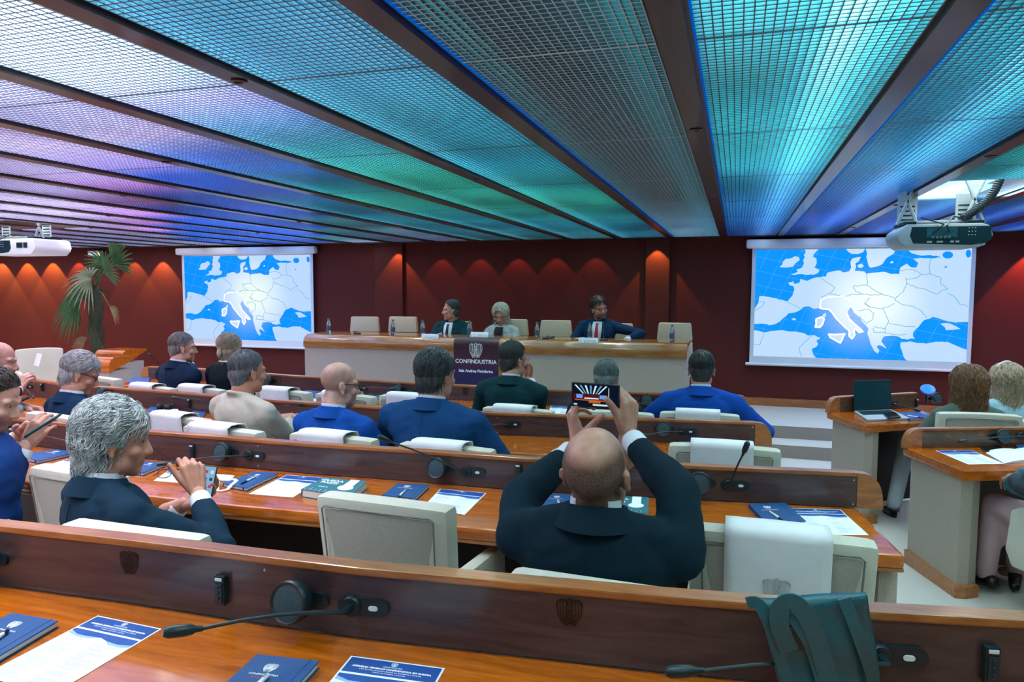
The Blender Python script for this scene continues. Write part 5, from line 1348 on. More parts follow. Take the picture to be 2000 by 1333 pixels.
def skin_mat(name, col, hair, rough=.45):
    k = NT(name); b = k.add('ShaderNodeBsdfPrincipled'); b.inputs['Roughness'].default_value = rough; b.inputs['Subsurface Weight'].default_value = .12; b.inputs['Subsurface Radius'].default_value = (.012, .005, .003); b.inputs['Subsurface Scale'].default_value = 1.
    tc = k.add('ShaderNodeTexCoord'); nz = k.add('ShaderNodeTexNoise'); nz.inputs['Scale'].default_value = 28; nz.inputs['Detail'].default_value = 4; k.link(tc.outputs['Object'], nz.inputs[0])
    c = lin(col); r = k.ramp([(.3, [c[0]*.84, c[1]*.74, c[2]*.74]), (.7, [min(1, x*1.08) for x in c])]); k.link(nz.outputs[0], r.inputs[0])
    a1 = k.add('ShaderNodeAttribute', attribute_name='stubble'); a2 = k.add('ShaderNodeAttribute', attribute_name='lip')
    n2 = k.add('ShaderNodeTexNoise'); n2.inputs['Scale'].default_value = 420; k.link(tc.outputs['Object'], n2.inputs[0])
    mr = k.add('ShaderNodeMapRange'); mr.inputs['From Min'].default_value = .35; mr.inputs['From Max'].default_value = .6; mr.inputs['To Min'].default_value = .65; mr.inputs['To Max'].default_value = 1.; k.link(n2.outputs[0], mr.inputs['Value'])
    mm = k.add('ShaderNodeMath', operation='MULTIPLY', use_clamp=True); k.link(a1.outputs['Fac'], mm.inputs[0]); k.link(mr.outputs[0], mm.inputs[1])
    x1 = k.add('ShaderNodeMix', data_type='RGBA'); k.link(mm.outputs[0], x1.inputs[0]); k.link(r.outputs[0], x1.inputs[6]); x1.inputs[7].default_value = (*lin(hair), 1)
    x2 = k.add('ShaderNodeMix', data_type='RGBA'); k.link(a2.outputs['Fac'], x2.inputs[0]); k.link(x1.outputs[2], x2.inputs[6]); x2.inputs[7].default_value = (c[0]*.72, c[1]*.42, c[2]*.42, 1)
    k.link(x2.outputs[2], b.inputs['Base Color']); k.link(b.outputs[0], k.out.inputs[0]); return k.m
def hair_mat(name, dark, light, scale=55):
    k = NT(name); b = k.add('ShaderNodeBsdfPrincipled'); b.inputs['Roughness'].default_value = .42
    tc = k.add('ShaderNodeTexCoord'); mp = k.add('ShaderNodeMapping'); mp.inputs['Scale'].default_value = (1, 1, .25); k.link(tc.outputs['Object'], mp.inputs[0])
    nz = k.add('ShaderNodeTexNoise'); nz.inputs['Scale'].default_value = scale; nz.inputs['Detail'].default_value = 6; nz.inputs['Roughness'].default_value = .75; k.link(mp.outputs[0], nz.inputs[0])
    r = k.ramp([(.32, lin(dark)), (.68, lin(light))]); k.link(nz.outputs[0], r.inputs[0]); k.link(r.outputs[0], b.inputs['Base Color'])
    bp = k.add('ShaderNodeBump'); bp.inputs['Strength'].default_value = .7; bp.inputs['Distance'].default_value = .004
    n2 = k.add('ShaderNodeTexNoise'); n2.inputs['Scale'].default_value = scale*3; n2.inputs['Detail'].default_value = 3; k.link(mp.outputs[0], n2.inputs[0]); k.link(n2.outputs[0], bp.inputs['Height']); k.link(bp.outputs[0], b.inputs['Normal'])
    k.link(b.outputs[0], k.out.inputs[0]); return k.m
def suit_mat(name, col, weave=.10):
    return mat(name, col, .9, spec=.18, noise_amt=weave, scale=240, bump=.5, bscale=15)
M['eye_white'] = mat('eye_white', '#b9b0a8', .2, noise_amt=.01); M['iris'] = mat('iris', '#2c1f18', .15); M['shirt'] = mat('white_shirt', '#dfe6ec', .8, noise_amt=.03); M['trouser'] = suit_mat('navy_trousers', '#10283a'); M['shoe'] = mat('black_shoe_leather', '#0f1417', .3)
M['frame_black'] = mat('black_glasses', '#10100f', .3); M['lens'] = mat('glasses_lens', '#c8d6da', .05, trans=.9)

def head_geo(Mh, neck_to, female=False, wide=1., seed=0, stub=None, beard=0.):
    """head and neck as one surface, in the person's frame; Mh places the head"""
    m = MB(); w_ = .93*wide if female else 1.*wide
    m.ell((0, -.012, .036), (.0755*w_, .094, .084), nu=20, nv=14)
    m.ell((0, .030, -.035), (.061*w_, .064, .086))
    m.ell((0, .018, .0), (.070*w_, .072, .075))
    m.ell((0, .062, -.098), (.030*w_, .026, .024))
    for s in (-1, 1):
        m.ell((s*.046*w_, .018, -.072), (.022, .042, .034)); m.ell((s*.043*w_, .060, -.030), (.024, .024, .022))
        m.cap((s*.010, .084, .018), .012, (s*.048*w_, .070, .020), .012, 8)
        m.ell((s*.0755*w_, -.006, -.010), (.009, .018, .030), Matrix.Rotation(-s*.35, 3, 'Z')); m.cap((s*.083*w_, -.018, .012), .0055, (s*.083*w_, -.020, -.010), .0055, 6); m.ell((s*.080*w_, .0, -.038), (.007, .010, .012))
        m.ell((s*.013, .094, -.040), (.010, .010, .009)); m.cap((s*.004, .0875, -.0665), .0065, (s*.022, .078, -.068), .004, 6); m.cap((s*.003, .0865, -.0765), .007, (s*.019, .078, -.0745), .004, 6)
    m.cap((0, .082, .008), .010, (0, .104, -.036), .0125, 8)
    A = np.array(Mh); B = [Mh @ Vector(p) for p in m.v]; m.v = [tuple(p) for p in B]
    n0 = Mh @ Vector((0, -.022, -.055)); nt = Vector(neck_to); r_ = .050 if female else .060
    m.cap(n0, r_*.95, n0.lerp(nt, .6), r_, 14); m.cap(n0.lerp(nt, .5), r_, nt+Vector((0, .015, -.05)), r_*.95, 14)
    v, nr, f = remesh(m, .0058, 3)
    L = (v-A[:3, 3]) @ A[:3, :3]/(np.linalg.norm(A[:3, 0])**2)
    x, y, z = L.T
    st = np.zeros(len(v)) if stub is None else np.clip(stub(x, y, z), 0, 1)
    # eyebrows and beard live in the same attribute as the stubble
    eb = np.clip(1-((np.abs(np.abs(x)-.030)/.022)**2+((z-.028+.15*np.abs(np.abs(x)-.028))/.006)**2), 0, 1)*(y > .05)
    st = np.maximum(st, eb*.9)
    if beard: st = np.maximum(st, beard*np.clip((-.045-z)/.02, 0, 1)*np.clip((y+.01)/.03, 0, 1)*(1-np.clip(1-((x/.025)**2+((z+.071)/.008)**2), 0, 1)))
    lip = np.clip(1.2-((x/.026)**2+((z+.0715)/.011)**2), 0, 1)*(y > .06)
    return v, f, st, lip
def hand_geo(side, curls=(30, 35, 20), spread=4, thumb=(.75, .6, -.35), tb=20, s=1.):
    """side -1 right, +1 left; fingers along +Y, back of the hand +Z, wrist at the origin"""
    m = MB(); c4 = curls if isinstance(curls[0], (tuple, list)) else [curls]*4
    m.cap((0, -.075, 0), .029, (0, -.005, 0), .026, 10)
    base = [(.030, .092, .000), (.010, .097, .003), (-.011, .092, .002), (-.030, .082, -.003)]
    LN = [(.044, .026, .021), (.048, .030, .022), (.044, .028, .021), (.034, .021, .019)]
    for i, (b, ln) in enumerate(zip(base, LN)):
        bx = side*b[0]; m.cap((bx*.5, .012, -.002), .0175, (bx, b[1], b[2]-.002), .0125, 10)
        p = Vector((bx, b[1], b[2])); a = 0.; sp = D2R(spread)*(1.5-i)*side; r = .0098 if i < 3 else .0085
        for L, cu in zip(ln, c4[i]):
            a += D2R(cu); d = Vector((math.sin(sp)*math.cos(a), math.cos(sp)*math.cos(a), -math.sin(a))); q = p+d*L; m.cap(p, r, q, r*.9, 10); p = q; r *= .9
    m.ell((side*.016, .05, -.008), (.026, .042, .014))
    p = Vector((side*.020, .018, -.006)); d = Vector((side*thumb[0], thumb[1], thumb[2])).normalized(); ax = Vector((0, 0, 1)).cross(d).normalized() if True else None
    r = .0155
    for L, cu in ((.046, 0), (.034, tb), (.028, tb)):
        if cu: d = (Matrix.Rotation(D2R(cu)*side, 3, 'Z') @ d).normalized()
        q = p+d*L; m.cap(p, r, q, r*.84, 10); p = q; r *= .84
    m.v = [tuple(Vector(p)*s) for p in m.v]
    v, nr, f = remesh(m, .0036*s, 3); return v, f
HAIRLINE = lambda x, y, z: ((y > .012) & (z < .030+.95*(y-.012))) | ((y > -.022) & (z < -.012)) | (z < -.088) | ((np.abs(x) > .058) & (y > -.028) & (y < .03) & (z < .004))
def hair_cap(Mh, scale=1., vol=(1, 1, 1), noise_a=.004, freq=38, hl=HAIRLINE, seed=0, extra=()):
    m = MB(); a, b_, c = vol
    m.ell((0, -.016, .042), (.0815*a, .0985*b_, .0865*c), nu=20, nv=14); m.ell((0, -.048, -.012), (.074*a, .064*b_, .074*c)); m.ell((0, -.052, -.055), (.058*a, .045*b_, .045*c))
    for s in (-1, 1): m.ell((s*.066, -.004, .012), (.017*a, .05, .05))
    for e in extra: m.ell(*e)
    v, nr, f = remesh(m, .0066, 2)
    o = Vector((seed*3.1, seed*1.7, 0))
    for i in range(len(v)):
        p = Vector(v[i]); n_ = noise.noise((Vector((p.x*freq, p.y*freq, p.z*freq*.45))+o))+.5*noise.noise((Vector((p.x*freq*2.3, p.y*freq*2.3, p.z*freq*.9))+o))
        v[i] += nr[i]*noise_a*n_
    cen = np.array([v[list(q)].mean(0) for q in f]); kill = hl(cen[:, 0], cen[:, 1], cen[:, 2])
    return v, [q for q, k_ in zip(f, kill) if not k_]
def locks(rng, n, L, r, wave=.006, wl=.05, flow=(0, -.35, -1), seedf=None, grow=1.05, m=9, ell=((0, -.016, .042), (.083, .100, .088)), lift=.004, fall_out=0., jit=.5):
    b = MB(); C = Vector(ell[0]); R_ = Vector(ell[1]); k = 0; tries = 0
    while k < n and tries < n*40:
        tries += 1
        d = Vector((rng.gauss(0, 1), rng.gauss(0, 1), rng.gauss(0, 1))).normalized(); p = C+Vector((d.x*R_.x, d.y*R_.y, d.z*R_.z))
        if seedf is not None and not seedf(p.x, p.y, p.z): continue
        k += 1; ph = noise.noise(p*14)*9+rng.uniform(-.5, .5); LL = L*rng.uniform(.7, 1.15); st = LL/m; pts = [p.copy()]; rs = []
        fl = Vector(flow(p) if callable(flow) else flow); fl = fl+Vector((rng.uniform(-jit, jit), rng.uniform(-jit, jit), rng.uniform(-.1, .1)))
        off = rng.uniform(.0, lift)
        for j in range(m):
            q = p-C; nn = Vector((q.x/R_.x**2, q.y/R_.y**2, q.z/R_.z**2)).normalized()
            e = (q.x/R_.x)**2+(q.y/R_.y)**2+(q.z/R_.z)**2
            g = fl.normalized()
            if p.z > C.z-.055 or e < 1: t = (g-nn*g.dot(nn)); dz = Vector((0, 0, -1)); t = t+(dz-nn*dz.dot(nn))*max(0, .7-t.length)*1.5; t = t.normalized() if t.length > .05 else dz
            else: t = (g*.35+Vector((0, 0, -1))+Vector((nn.x, nn.y, 0))*fall_out*.4-Vector((0, min(0, g.y)*.25, 0))).normalized()
            p = p+t*st; q = p-C; e = math.sqrt((q.x/R_.x)**2+(q.y/R_.y)**2+(q.z/R_.z)**2)
            if e < 1.0+off*8: p = C+q*((1.0+off*8)/e)
            sd = t.cross(nn); sd = sd.normalized() if sd.length > 1e-4 else Vector((1, 0, 0))
            wv = math.sin(ph+j*st/wl*2*PI)*wave*min(1, j/3); pts.append(p+sd*wv+nn*abs(math.cos(ph+j*st/wl*2*PI))*wave*.7)
        rr = r*rng.uniform(.7, 1.2); rs = [rr*.8]+[rr*(1-.75*(j/m)**2) for j in range(1, m+1)]
        b.tube(pts, rs, 4, cap=False)
    return np.array(b.v), b.f
def ik(S, W, pole, a, b_):
    d = W-S; L = min(d.length, (a+b_)*.995); dn = d.normalized(); x = (a*a-b_*b_+L*L)/(2*L); h = math.sqrt(max(0, a*a-x*x)); p = Vector(pole); p = (p-dn*p.dot(dn)).normalized(); return S+dn*x+p*h
PEOPLE = {}
def person(key, label, at, yaw, jacket, skin='#c58f76', hair=('#2a2220', '#5a4a40'), hstyle='short', s=1., lean=.12, hy=0., hp=0., hr=0., stub=None, beard=0., female=False, arms=None, shoulder=1., collar=True, neckline=None, voxel=.0125, legs=None, trousers=None, glasses=None, front=None, hairvol=(1, 1, 1), floor=None, showlegs=True, neck_fwd=.045, seed=0, world=None, wide=1., bulk=1., neck_up=0., jname='jacket', shoes=True):
    """at = (px, py, Y) of the head centre in the photograph, seated; yaw in degrees (0 faces the platform)"""
    Tl = Matrix.Translation((0, 0, .5)) @ Matrix.Rotation(-lean, 4, 'X') @ Matrix.Translation((0, 0, -.5))
    NB = Tl @ Vector((0, -.018, 1.078)); HC = NB+Vector((0, neck_fwd, .126+neck_up))
    Mh = Matrix.Translation(HC) @ Matrix.Rotation(D2R(hy), 4, 'Z') @ Matrix.Rotation(D2R(hp), 4, 'X') @ Matrix.Rotation(D2R(hr), 4, 'Y')
    Rz = Matrix.Rotation(D2R(yaw), 4, 'Z')
    if world is not None: org = Vector(world)
    else:
        tgt = PY(*at); org = tgt-(Rz @ (HC*s))
    o = empty('person', org); o.matrix_basis = Matrix.Translation(org) @ Rz @ Matrix.Scale(s, 4)
    tag(o, label, 'person'); I = o.matrix_basis.inverted(); Wl = lambda p: I @ Vector(p)
    sk = skin_mat('skin_'+key, skin, hair[0]); g = Geo()
    hv, hf, st, lp = head_geo(Mh, NB, female, wide, seed, stub, beard); g.add(hv, hf, None, st, lp)
    for sg in (-1, 1):
        b = MB(); b.ell((sg*.031, .0725, .004), (.0118, .0100, .0075)); g.add(np.array(b.v), b.f, Mh, mi=1)
        b = MB(); b.ell((sg*.031, .0802, .004), (.0064, .0034, .0060), nu=10, nv=6); g.add(np.array(b.v), b.f, Mh, mi=2)
    sw = (.165 if female else .196)*shoulder; jm = suit_mat('cloth_'+key, jacket) if isinstance(jacket, str) else jacket
    J = MB(); fb = .9 if female else 1.; fb *= bulk
    def jl(c, r):
        v0 = len(J.v); J.ell(c, r); J.v[v0:] = [tuple(Tl @ Vector(p)) for p in J.v[v0:]]
    jl((0, .0, .58), (.185*fb, .145*fb, .15)); jl((0, 0, .74), (.168*fb, .122*fb, .2)); jl((0, .012, .90), (.186*fb, .122*fb, .18)); jl((0, -.03, .955), (.182*fb*shoulder, .088, .125))
    T = lambda p: Tl @ Vector(p)
    for sg in (-1, 1):
        J.cap(T((sg*.03, -.028, 1.040)), .056, T((sg*sw*.62, -.02, 1.026)), .054); J.cap(T((sg*sw*.6, -.015, 1.022)), .054, T((sg*sw*1.03, -.008, 1.0)), .055)
    if not female or jname == 'jacket':
        ang = np.linspace(-2.5, 2.5, 11); cp = [Vector((math.sin(a)*.069, -math.cos(a)*.068, .004+.018*math.cos(a))) for a in ang]
        for a, c in zip(cp[:-1], cp[1:]): J.cap(NB+a, .0135, NB+c, .0135, 8)
    arms = arms or {}; hands = Geo()
    for sg, nm in ((-1, 'L'), (1, 'R')):
        A = arms.get(nm, {}); S = T((sg*sw, -.008, .985))
        if 'w' in A: W = Wl(PY(*A['w']))
        else: W = Vector(A.get('wl', (sg*.15, .40, .79)))
        E = Wl(PY(*A['e'])) if 'e' in A else ik(S, W, A.get('pole', (sg*.8, -.5, -.7)), .295, .27)
        fd = (W-E).normalized(); J.cap(S, .061*(fb if fb > 1 else 1), S.lerp(E, .5), .056*fb); J.cap(S.lerp(E, .5), .056*fb, E, .052*fb); We = W-fd*.05
        J.cap(E, .052*fb, E.lerp(We, .5), .047*fb); J.cap(E.lerp(We, .5), .047*fb, We-fd*.03, .040)
        f_ = A.get('f'); n_ = A.get('n')
        f_ = (I.to_3x3() @ Vector(f_)).normalized() if f_ is not None else (fd+Vector((0, 0, -.15))).normalized()
        n_ = (I.to_3x3() @ Vector(n_)).normalized() if n_ is not None else Vector((sg*.25, .1, 1)); n_ = (n_-f_*n_.dot(f_)).normalized(); X_ = f_.cross(n_)
        v, f = hand_geo(-sg if True else sg, A.get('curls', (28, 34, 20)), A.get('spread', 4), A.get('thumb', (.7, .7, -.3)), A.get('tb', 18), .93 if female else 1.)
        Mx = Matrix(((X_.x, f_.x, n_.x, W.x), (X_.y, f_.y, n_.y, W.y), (X_.z, f_.z, n_.z, W.z), (0, 0, 0, 1))); g.add(v, f, Mx)
        if collar:
            b = MB(); b.tube([We-fd*.02, We+fd*.020, We+fd*.026], [.035, .0345, .032], 16); b.build('shirt_cuff', M['shirt'], o, smooth=True)
        # bare arm inside the sleeve keeps the body one figure
        b = MB(); b.cap(S, .042, E, .036, 10); b.cap(E, .036, W, .026, 10); g.add(np.array(b.v), b.f)
    b = MB(); b.ell((0, 0, .74), (.12, .08, .26)); b.v = [tuple(Tl @ Vector(p)) for p in b.v]; b.cap(T((0, -.005, .92)), .05, NB+Vector((0, .005, 0)), .045); g.add(np.array(b.v), b.f)
    LG = legs or [((-.11, .40, .50), (-.11, .38, .09)), ((.11, .40, .50), (.11, .38, .09))]
    LG = [tuple(Wl(p[1:]) if p[0] == 'w' else Vector(p) for p in q) for q in LG]
    b = MB()
    for sg, (K, A_) in zip((-1, 1), LG): b.cap((sg*.09, .02, .51), .06, K, .045, 10); b.cap(K, .045, A_, .035, 10); b.cap(A_+Vector((0, 0, -.02)), .032, A_+Vector((0, .09, -.055)), .028, 10)
    g.add(np.array(b.v), b.f)
    g.build('body', [sk, M['eye_white'], M['iris']], o)
    v, nr, f = remesh(J, voxel, 4)
    of = Vector((seed*2.3+7, seed, 0))
    for i in range(len(v)):
        p = Vector(v[i]); q = Vector((p.x*7, p.y*7, p.z*13))+of; v[i] += nr[i]*(.006*noise.noise(q)+.006*(.35-abs(noise.noise(q*1.7)))*1.2+.0035*noise.noise(Vector((p.x*5, p.y*5, p.z*34))+of)*min(1, max(0, (.98-p.z)*6)))
    G2 = Geo(); G2.add(v, f); jo = G2.build(jname, [jm], o)
    if collar:      # centre back seam
        sp_ = []; nearx = np.abs(v[:, 0]) < .012
        for z in np.linspace(.58, 1.02, 14):
            q = v[nearx & (np.abs(v[:, 2]-z) < .012)]
            if len(q): sp_.append((0, q[:, 1].min()-.0004, z))
        if len(sp_) > 4: b = MB(); b.tube(sp_, .0012, 5); b.build('back_seam', jm, jo)
    if showlegs:
        b = MB(); b.ell((0, .03, .51), (.182, .17, .105))
        for sg, (K, A_) in zip((-1, 1), LG): b.cap((sg*.088, .02, .51), .085, K, .066, 12); b.cap(K, .066, A_, .052, 12)
        v, nr, f = remesh(b, .017, 3); G3 = Geo(); G3.add(v, f); G3.build('trousers', [trousers or M['trouser']], o)
        if shoes:
            for (K, A_) in LG:
                dv = Vector((K.x-A_.x, K.y-A_.y, 0)); dv = Vector((0, 1, 0)) if dv.length < .08 else dv.normalized()
                b = MB(); b.cap(A_+Vector((0, 0, -.035))-dv*.05, .038, A_+dv*.06+Vector((0, 0, -.05)), .036, 10); b.cap(A_+dv*.06+Vector((0, 0, -.05)), .036, A_+dv*.14+Vector((0, 0, -.058)), .027, 10); b.build('shoe', M['shoe'], o, smooth=True)
    if collar:
        b = MB(); n_ = 25; v = []
        for a in np.linspace(-2.75, 2.75, n_):
            for rr, zz in ((.0655, -.012), (.0625, .030), (.0585, .030), (.0605, -.012)): v.append(NB+Vector((math.sin(a)*rr, .004-math.cos(a)*rr, zz+.012*math.cos(a))))
        b.raw(v, [[4*i+k, 4*i+(k+1) % 4, 4*i+4+(k+1) % 4, 4*i+4+k] for i in range(n_-1) for k in range(4)]+[[0, 1, 2, 3], [4*n_-4+k for k in (3, 2, 1, 0)]]); b.build('shirt_collar', M['shirt'], o, smooth=True)
        b = MB(); n_ = 25; v = []
        for a in np.linspace(-2.35, 2.35, n_):
            for rr, zz in ((.067, -.02), (.0695, .014+.006*math.cos(a)), (.077, .015+.006*math.cos(a)), (.112-.012*abs(a)/2.35, -.036)): v.append(NB+Vector((math.sin(a)*rr, .004-math.cos(a)*rr, zz+.010*math.cos(a))))
        b.raw(v, [[4*i+k, 4*i+(k+1) % 4, 4*i+4+(k+1) % 4, 4*i+4+k] for i in range(n_-1) for k in range(4)]+[[0, 1, 2, 3], [4*n_-4+k for k in (3, 2, 1, 0)]]); b.build('jacket_collar', jm, o, smooth=True)
    if neckline:
        b = MB(); cp = [NB+Vector((math.sin(a)*.056, .004-math.cos(a)*.056, .012+.010*math.cos(a))) for a in np.linspace(-2.7, 2.7, 15)]; b.tube(cp, [.008]*15, 8); b.build('neckline', neckline, o, smooth=True)
    hm = hair_mat('hair_'+key, *hair)
    if hstyle: HAIRS[hstyle](o, Mh, hm, random.Random(seed+11), hairvol, seed)
    if glasses:
        b = MB()
        for sg in (-1, 1):
            b.tube([Mh @ Vector((sg*(.031+.022*math.cos(a)), .095-.006*abs(math.cos(a)), .002+.016*math.sin(a))) for a in np.linspace(0, 2*PI, 15)], .0022, 6)
            b.tube([Mh @ Vector(p) for p in ((sg*.053, .091, .008), (sg*.070, .06, .010), (sg*.079, .005, .012), (sg*.080, -.012, .002))], .0022, 6)
        b.tube([Mh @ Vector(p) for p in ((-.009, .1, .004), (0, .103, .006), (.009, .1, .004))], .002, 6); b.build('glasses', glasses, o)
    if front: front(o, T, NB, Mh)
    PEOPLE[key] = (o, T, NB, Mh, I); return o
HAIRS = {}
def _put(o, Mh, geo, m, name='hair'):
    G_ = Geo()
    for v, f in geo: G_.add(v, f, Mh)
    return G_.build(name, [m], o)
def h_short(o, Mh, m, rng, vol, seed):
    cap_ = hair_cap(Mh, vol=vol, noise_a=.0045, seed=seed)
    lk = locks(rng, 700, .045, .0018, wave=.002, flow=lambda p: (p.x*6, -.5-2*p.y, -.55 if p.y < .02 else .3), seedf=lambda x, y, z: not HAIRLINE(np.array(x), np.array(y), np.array(z)), lift=.002, m=5, ell=((0, -.017, .043), (.0825*vol[0], .100*vol[1], .0885*vol[2])), fall_out=-.05)
    _put(o, Mh, [cap_, lk], m)
HAIRS['short'] = h_short
def h_crop(o, Mh, m, rng, vol, seed):
    lk = locks(rng, 1100, .026, .0015, wave=.001, flow=lambda p: (p.x*5, -.5, -.7), seedf=lambda x, y, z: not HAIRLINE(np.array(x), np.array(y), np.array(z)), lift=.002, m=3, ell=((0, -.016, .041), (.0795, .0965, .0845)), fall_out=.0)
    _put(o, Mh, [hair_cap(Mh, vol=(.965, .97, .965), noise_a=.002, freq=60, seed=seed), lk], m)
HAIRS['crop'] = h_crop
def h_grey_curls(o, Mh, m, rng, vol, seed):
    hl = lambda x, y, z: ((y > .03) & (z < .045+.8*(y-.03))) | ((y > .0) & (z < -.01)) | (z < -.12)
    cap_ = hair_cap(Mh, vol=(1.10, 1.10, 1.10), noise_a=.010, freq=28, hl=hl, seed=seed, extra=(((0, -.068, -.062), (.072, .05, .06)),))
    sf = lambda x, y, z: not ((y > .04 and z < .08) or (y > .0 and z < .0)) and z > -.05
    l1 = locks(rng, 1900, .12, .0019, wave=.0070, wl=.075, flow=lambda p: (p.x*4, -.8, -.55), seedf=sf, lift=.009, m=11, ell=((0, -.02, .042), (.088, .106, .093)), fall_out=-.2, jit=.35)
    l2 = locks(rng, 800, .075, .0019, wave=.009, wl=.05, flow=lambda p: (p.x*6, -.3, -1), seedf=lambda x, y, z: y < -.02 and z < .03, lift=.008, m=10, ell=((0, -.030, .0), (.086, .098, .095)), fall_out=-.1, jit=.5)
    l3 = locks(rng, 140, .07, .0008, wave=.010, wl=.06, flow=lambda p: (p.x*6, -.5, -.4), seedf=sf, lift=.008, m=9, ell=((0, -.02, .042), (.093, .112, .099)), fall_out=.3, jit=.9)
    _put(o, Mh, [cap_, l1, l2, l3], m)
HAIRS['grey_curls'] = h_grey_curls
def h_thick(o, Mh, m, rng, vol, seed):
    cap_ = hair_cap(Mh, vol=(1.06, 1.06, 1.08), noise_a=.007, freq=30, seed=seed)
    lk = locks(rng, 1500, .075, .0020, wave=.003, wl=.08, flow=lambda p: (p.x*3, -.6, -.7), seedf=lambda x, y, z: not HAIRLINE(np.array(x), np.array(y), np.array(z)), lift=.005, m=7, ell=((0, -.018, .044), (.0865, .1035, .0935)), jit=.35, fall_out=.0)
    _put(o, Mh, [cap_, lk], m)
HAIRS['thick'] = h_thick
def h_long(o, Mh, m, rng, vol, seed, L=.36, wave=.012, wl=.07, n=430, r=.0055):
    hl = lambda x, y, z: ((y > .03) & (z < .055+.8*(y-.03))) | ((y > .02) & (z < .0)) | (z < -.2)
    cap_ = hair_cap(Mh, vol=(1.07, 1.07, 1.07), noise_a=.006, freq=26, hl=hl, seed=seed, extra=(((0, -.062, -.09), (.075, .05, .09)), ((0, -.07, -.16), (.08, .04, .09))))
    lk = locks(rng, n, L, r, wave=wave, wl=wl, flow=lambda p: (p.x*5, -.35, -1), seedf=lambda x, y, z: y < .05 and z > -.03, lift=.005, m=16, ell=((0, -.02, .042), (.088, .106, .093)), fall_out=.16, jit=.35)
    _put(o, Mh, [cap_, lk], m)
HAIRS['long_curly'] = lambda *a: h_long(*a, L=.38, wave=.018, wl=.085, n=1500, r=.0026)
HAIRS['long_wavy'] = lambda *a: h_long(*a, L=.36, wave=.013, wl=.13, n=1400, r=.0024)
def h_bob(o, Mh, m, rng, vol, seed):
    hl = lambda x, y, z: ((y > .045) & (z < .06+.6*(y-.045))) | ((y > .01) & (z < .0)) | (z < -.10)
    cap_ = hair_cap(Mh, vol=(1.10, 1.06, 1.10), noise_a=.005, freq=26, hl=hl, seed=seed)
    lk = locks(rng, 1200, .20, .0025, wave=.010, wl=.12, flow=lambda p: (p.x*7+(.4 if p.x > 0 else -.4), -.10, -1), seedf=lambda x, y, z: z > -.01 and y < .07, lift=.006, m=14, ell=((0, -.012, .042), (.090, .103, .095)), fall_out=.12, jit=.25)
    _put(o, Mh, [cap_, lk], m)
HAIRS['bob'] = h_bob
def h_bun(o, Mh, m, rng, vol, seed):
    cap_ = hair_cap(Mh, vol=(1.02, 1.02, 1.02), noise_a=.004, freq=45, seed=seed)
    kn = Vector((0, -.105, .0))
    lk = locks(rng, 700, .12, .0020, wave=.001, flow=lambda p: tuple((kn-p)*12), seedf=lambda x, y, z: not HAIRLINE(np.array(x), np.array(y), np.array(z)), lift=.002, m=8, ell=((0, -.016, .042), (.084, .101, .089)), jit=.12)
    b = MB(); b.ell(kn, (.024, .02, .022)); b.tube([kn+Vector((0, -.01, -.01)), kn+Vector((.004, -.018, -.05)), kn+Vector((-.004, -.012, -.085))], [.02, .018, .004], 8); b.tube([kn+Vector((-.01, -.01, -.01)), kn+Vector((-.02, -.014, -.04)), kn+Vector((-.025, -.008, -.07))], [.01, .009, .002], 7)
    _put(o, Mh, [cap_, lk, (np.array(b.v), b.f)], m)
HAIRS['bun'] = h_bun
def h_receding(o, Mh, m, rng, vol, seed):
    hl = lambda x, y, z: HAIRLINE(x, y, z) | ((z > .06) & (y > -.055+.3*np.abs(x)))
    _put(o, Mh, [hair_cap(Mh, vol=(.985, .985, .985), noise_a=.003, freq=50, hl=HAIRLINE, seed=seed)], m)
HAIRS['receding'] = h_receding
def bald_stub(strength=.8, top=.085):
    # shaved hair round the sides and back, bare crown
    def f(x, y, z):
        crown = np.sqrt((x/.066)**2+((y+.012)/.085)**2+((z-.115)/.070)**2)
        a = np.clip((crown-.80)/.45, 0, 1)*np.clip((.045-y)/.05, 0, 1)*np.clip((z+.085)/.03, 0, 1)
        ear = np.clip(1-((np.abs(x)-.08)/.012)**2, 0, 1)*(np.abs(x) > .074)*(y > -.03)*(z < .022)
        return strength*a*(1-ear)
    return f
# 1 - the man photographing
zY = 1.72
ph_Y = 2.12
person('photo', 'bald person in a dark suit with both arms raised, photographing with a phone', (1163, 924, 1.80), -1, '#0b2430', skin='#cf9a84', hair=('#1e1714', '#2a211c'), hstyle=None, s=1.06, lean=-.04, hp=20, stub=bald_stub(.92), shoulder=1.04, voxel=.0105, neck_fwd=-.005, neck_up=-.03, bulk=1.06,
    arms={'L': dict(w=(1127, 872, 2.15), e=(1018, 975, 1.93), f=(-.22, .06, 1), n=(-.90, -.42, -.15), curls=((30, 58, 30), (42, 56, 30), (50, 54, 32), (54, 50, 30)), thumb=(.50, .62, -.62), tb=-6, spread=5),
          'R': dict(w=(1226, 850, 2.15), e=(1326, 965, 1.93), f=(.08, .04, 1), n=(.90, -.42, .0), curls=((36, 62, 34), (50, 58, 30), (56, 54, 32), (60, 50, 30)), thumb=(.45, .86, -.22), tb=-10, spread=6)})
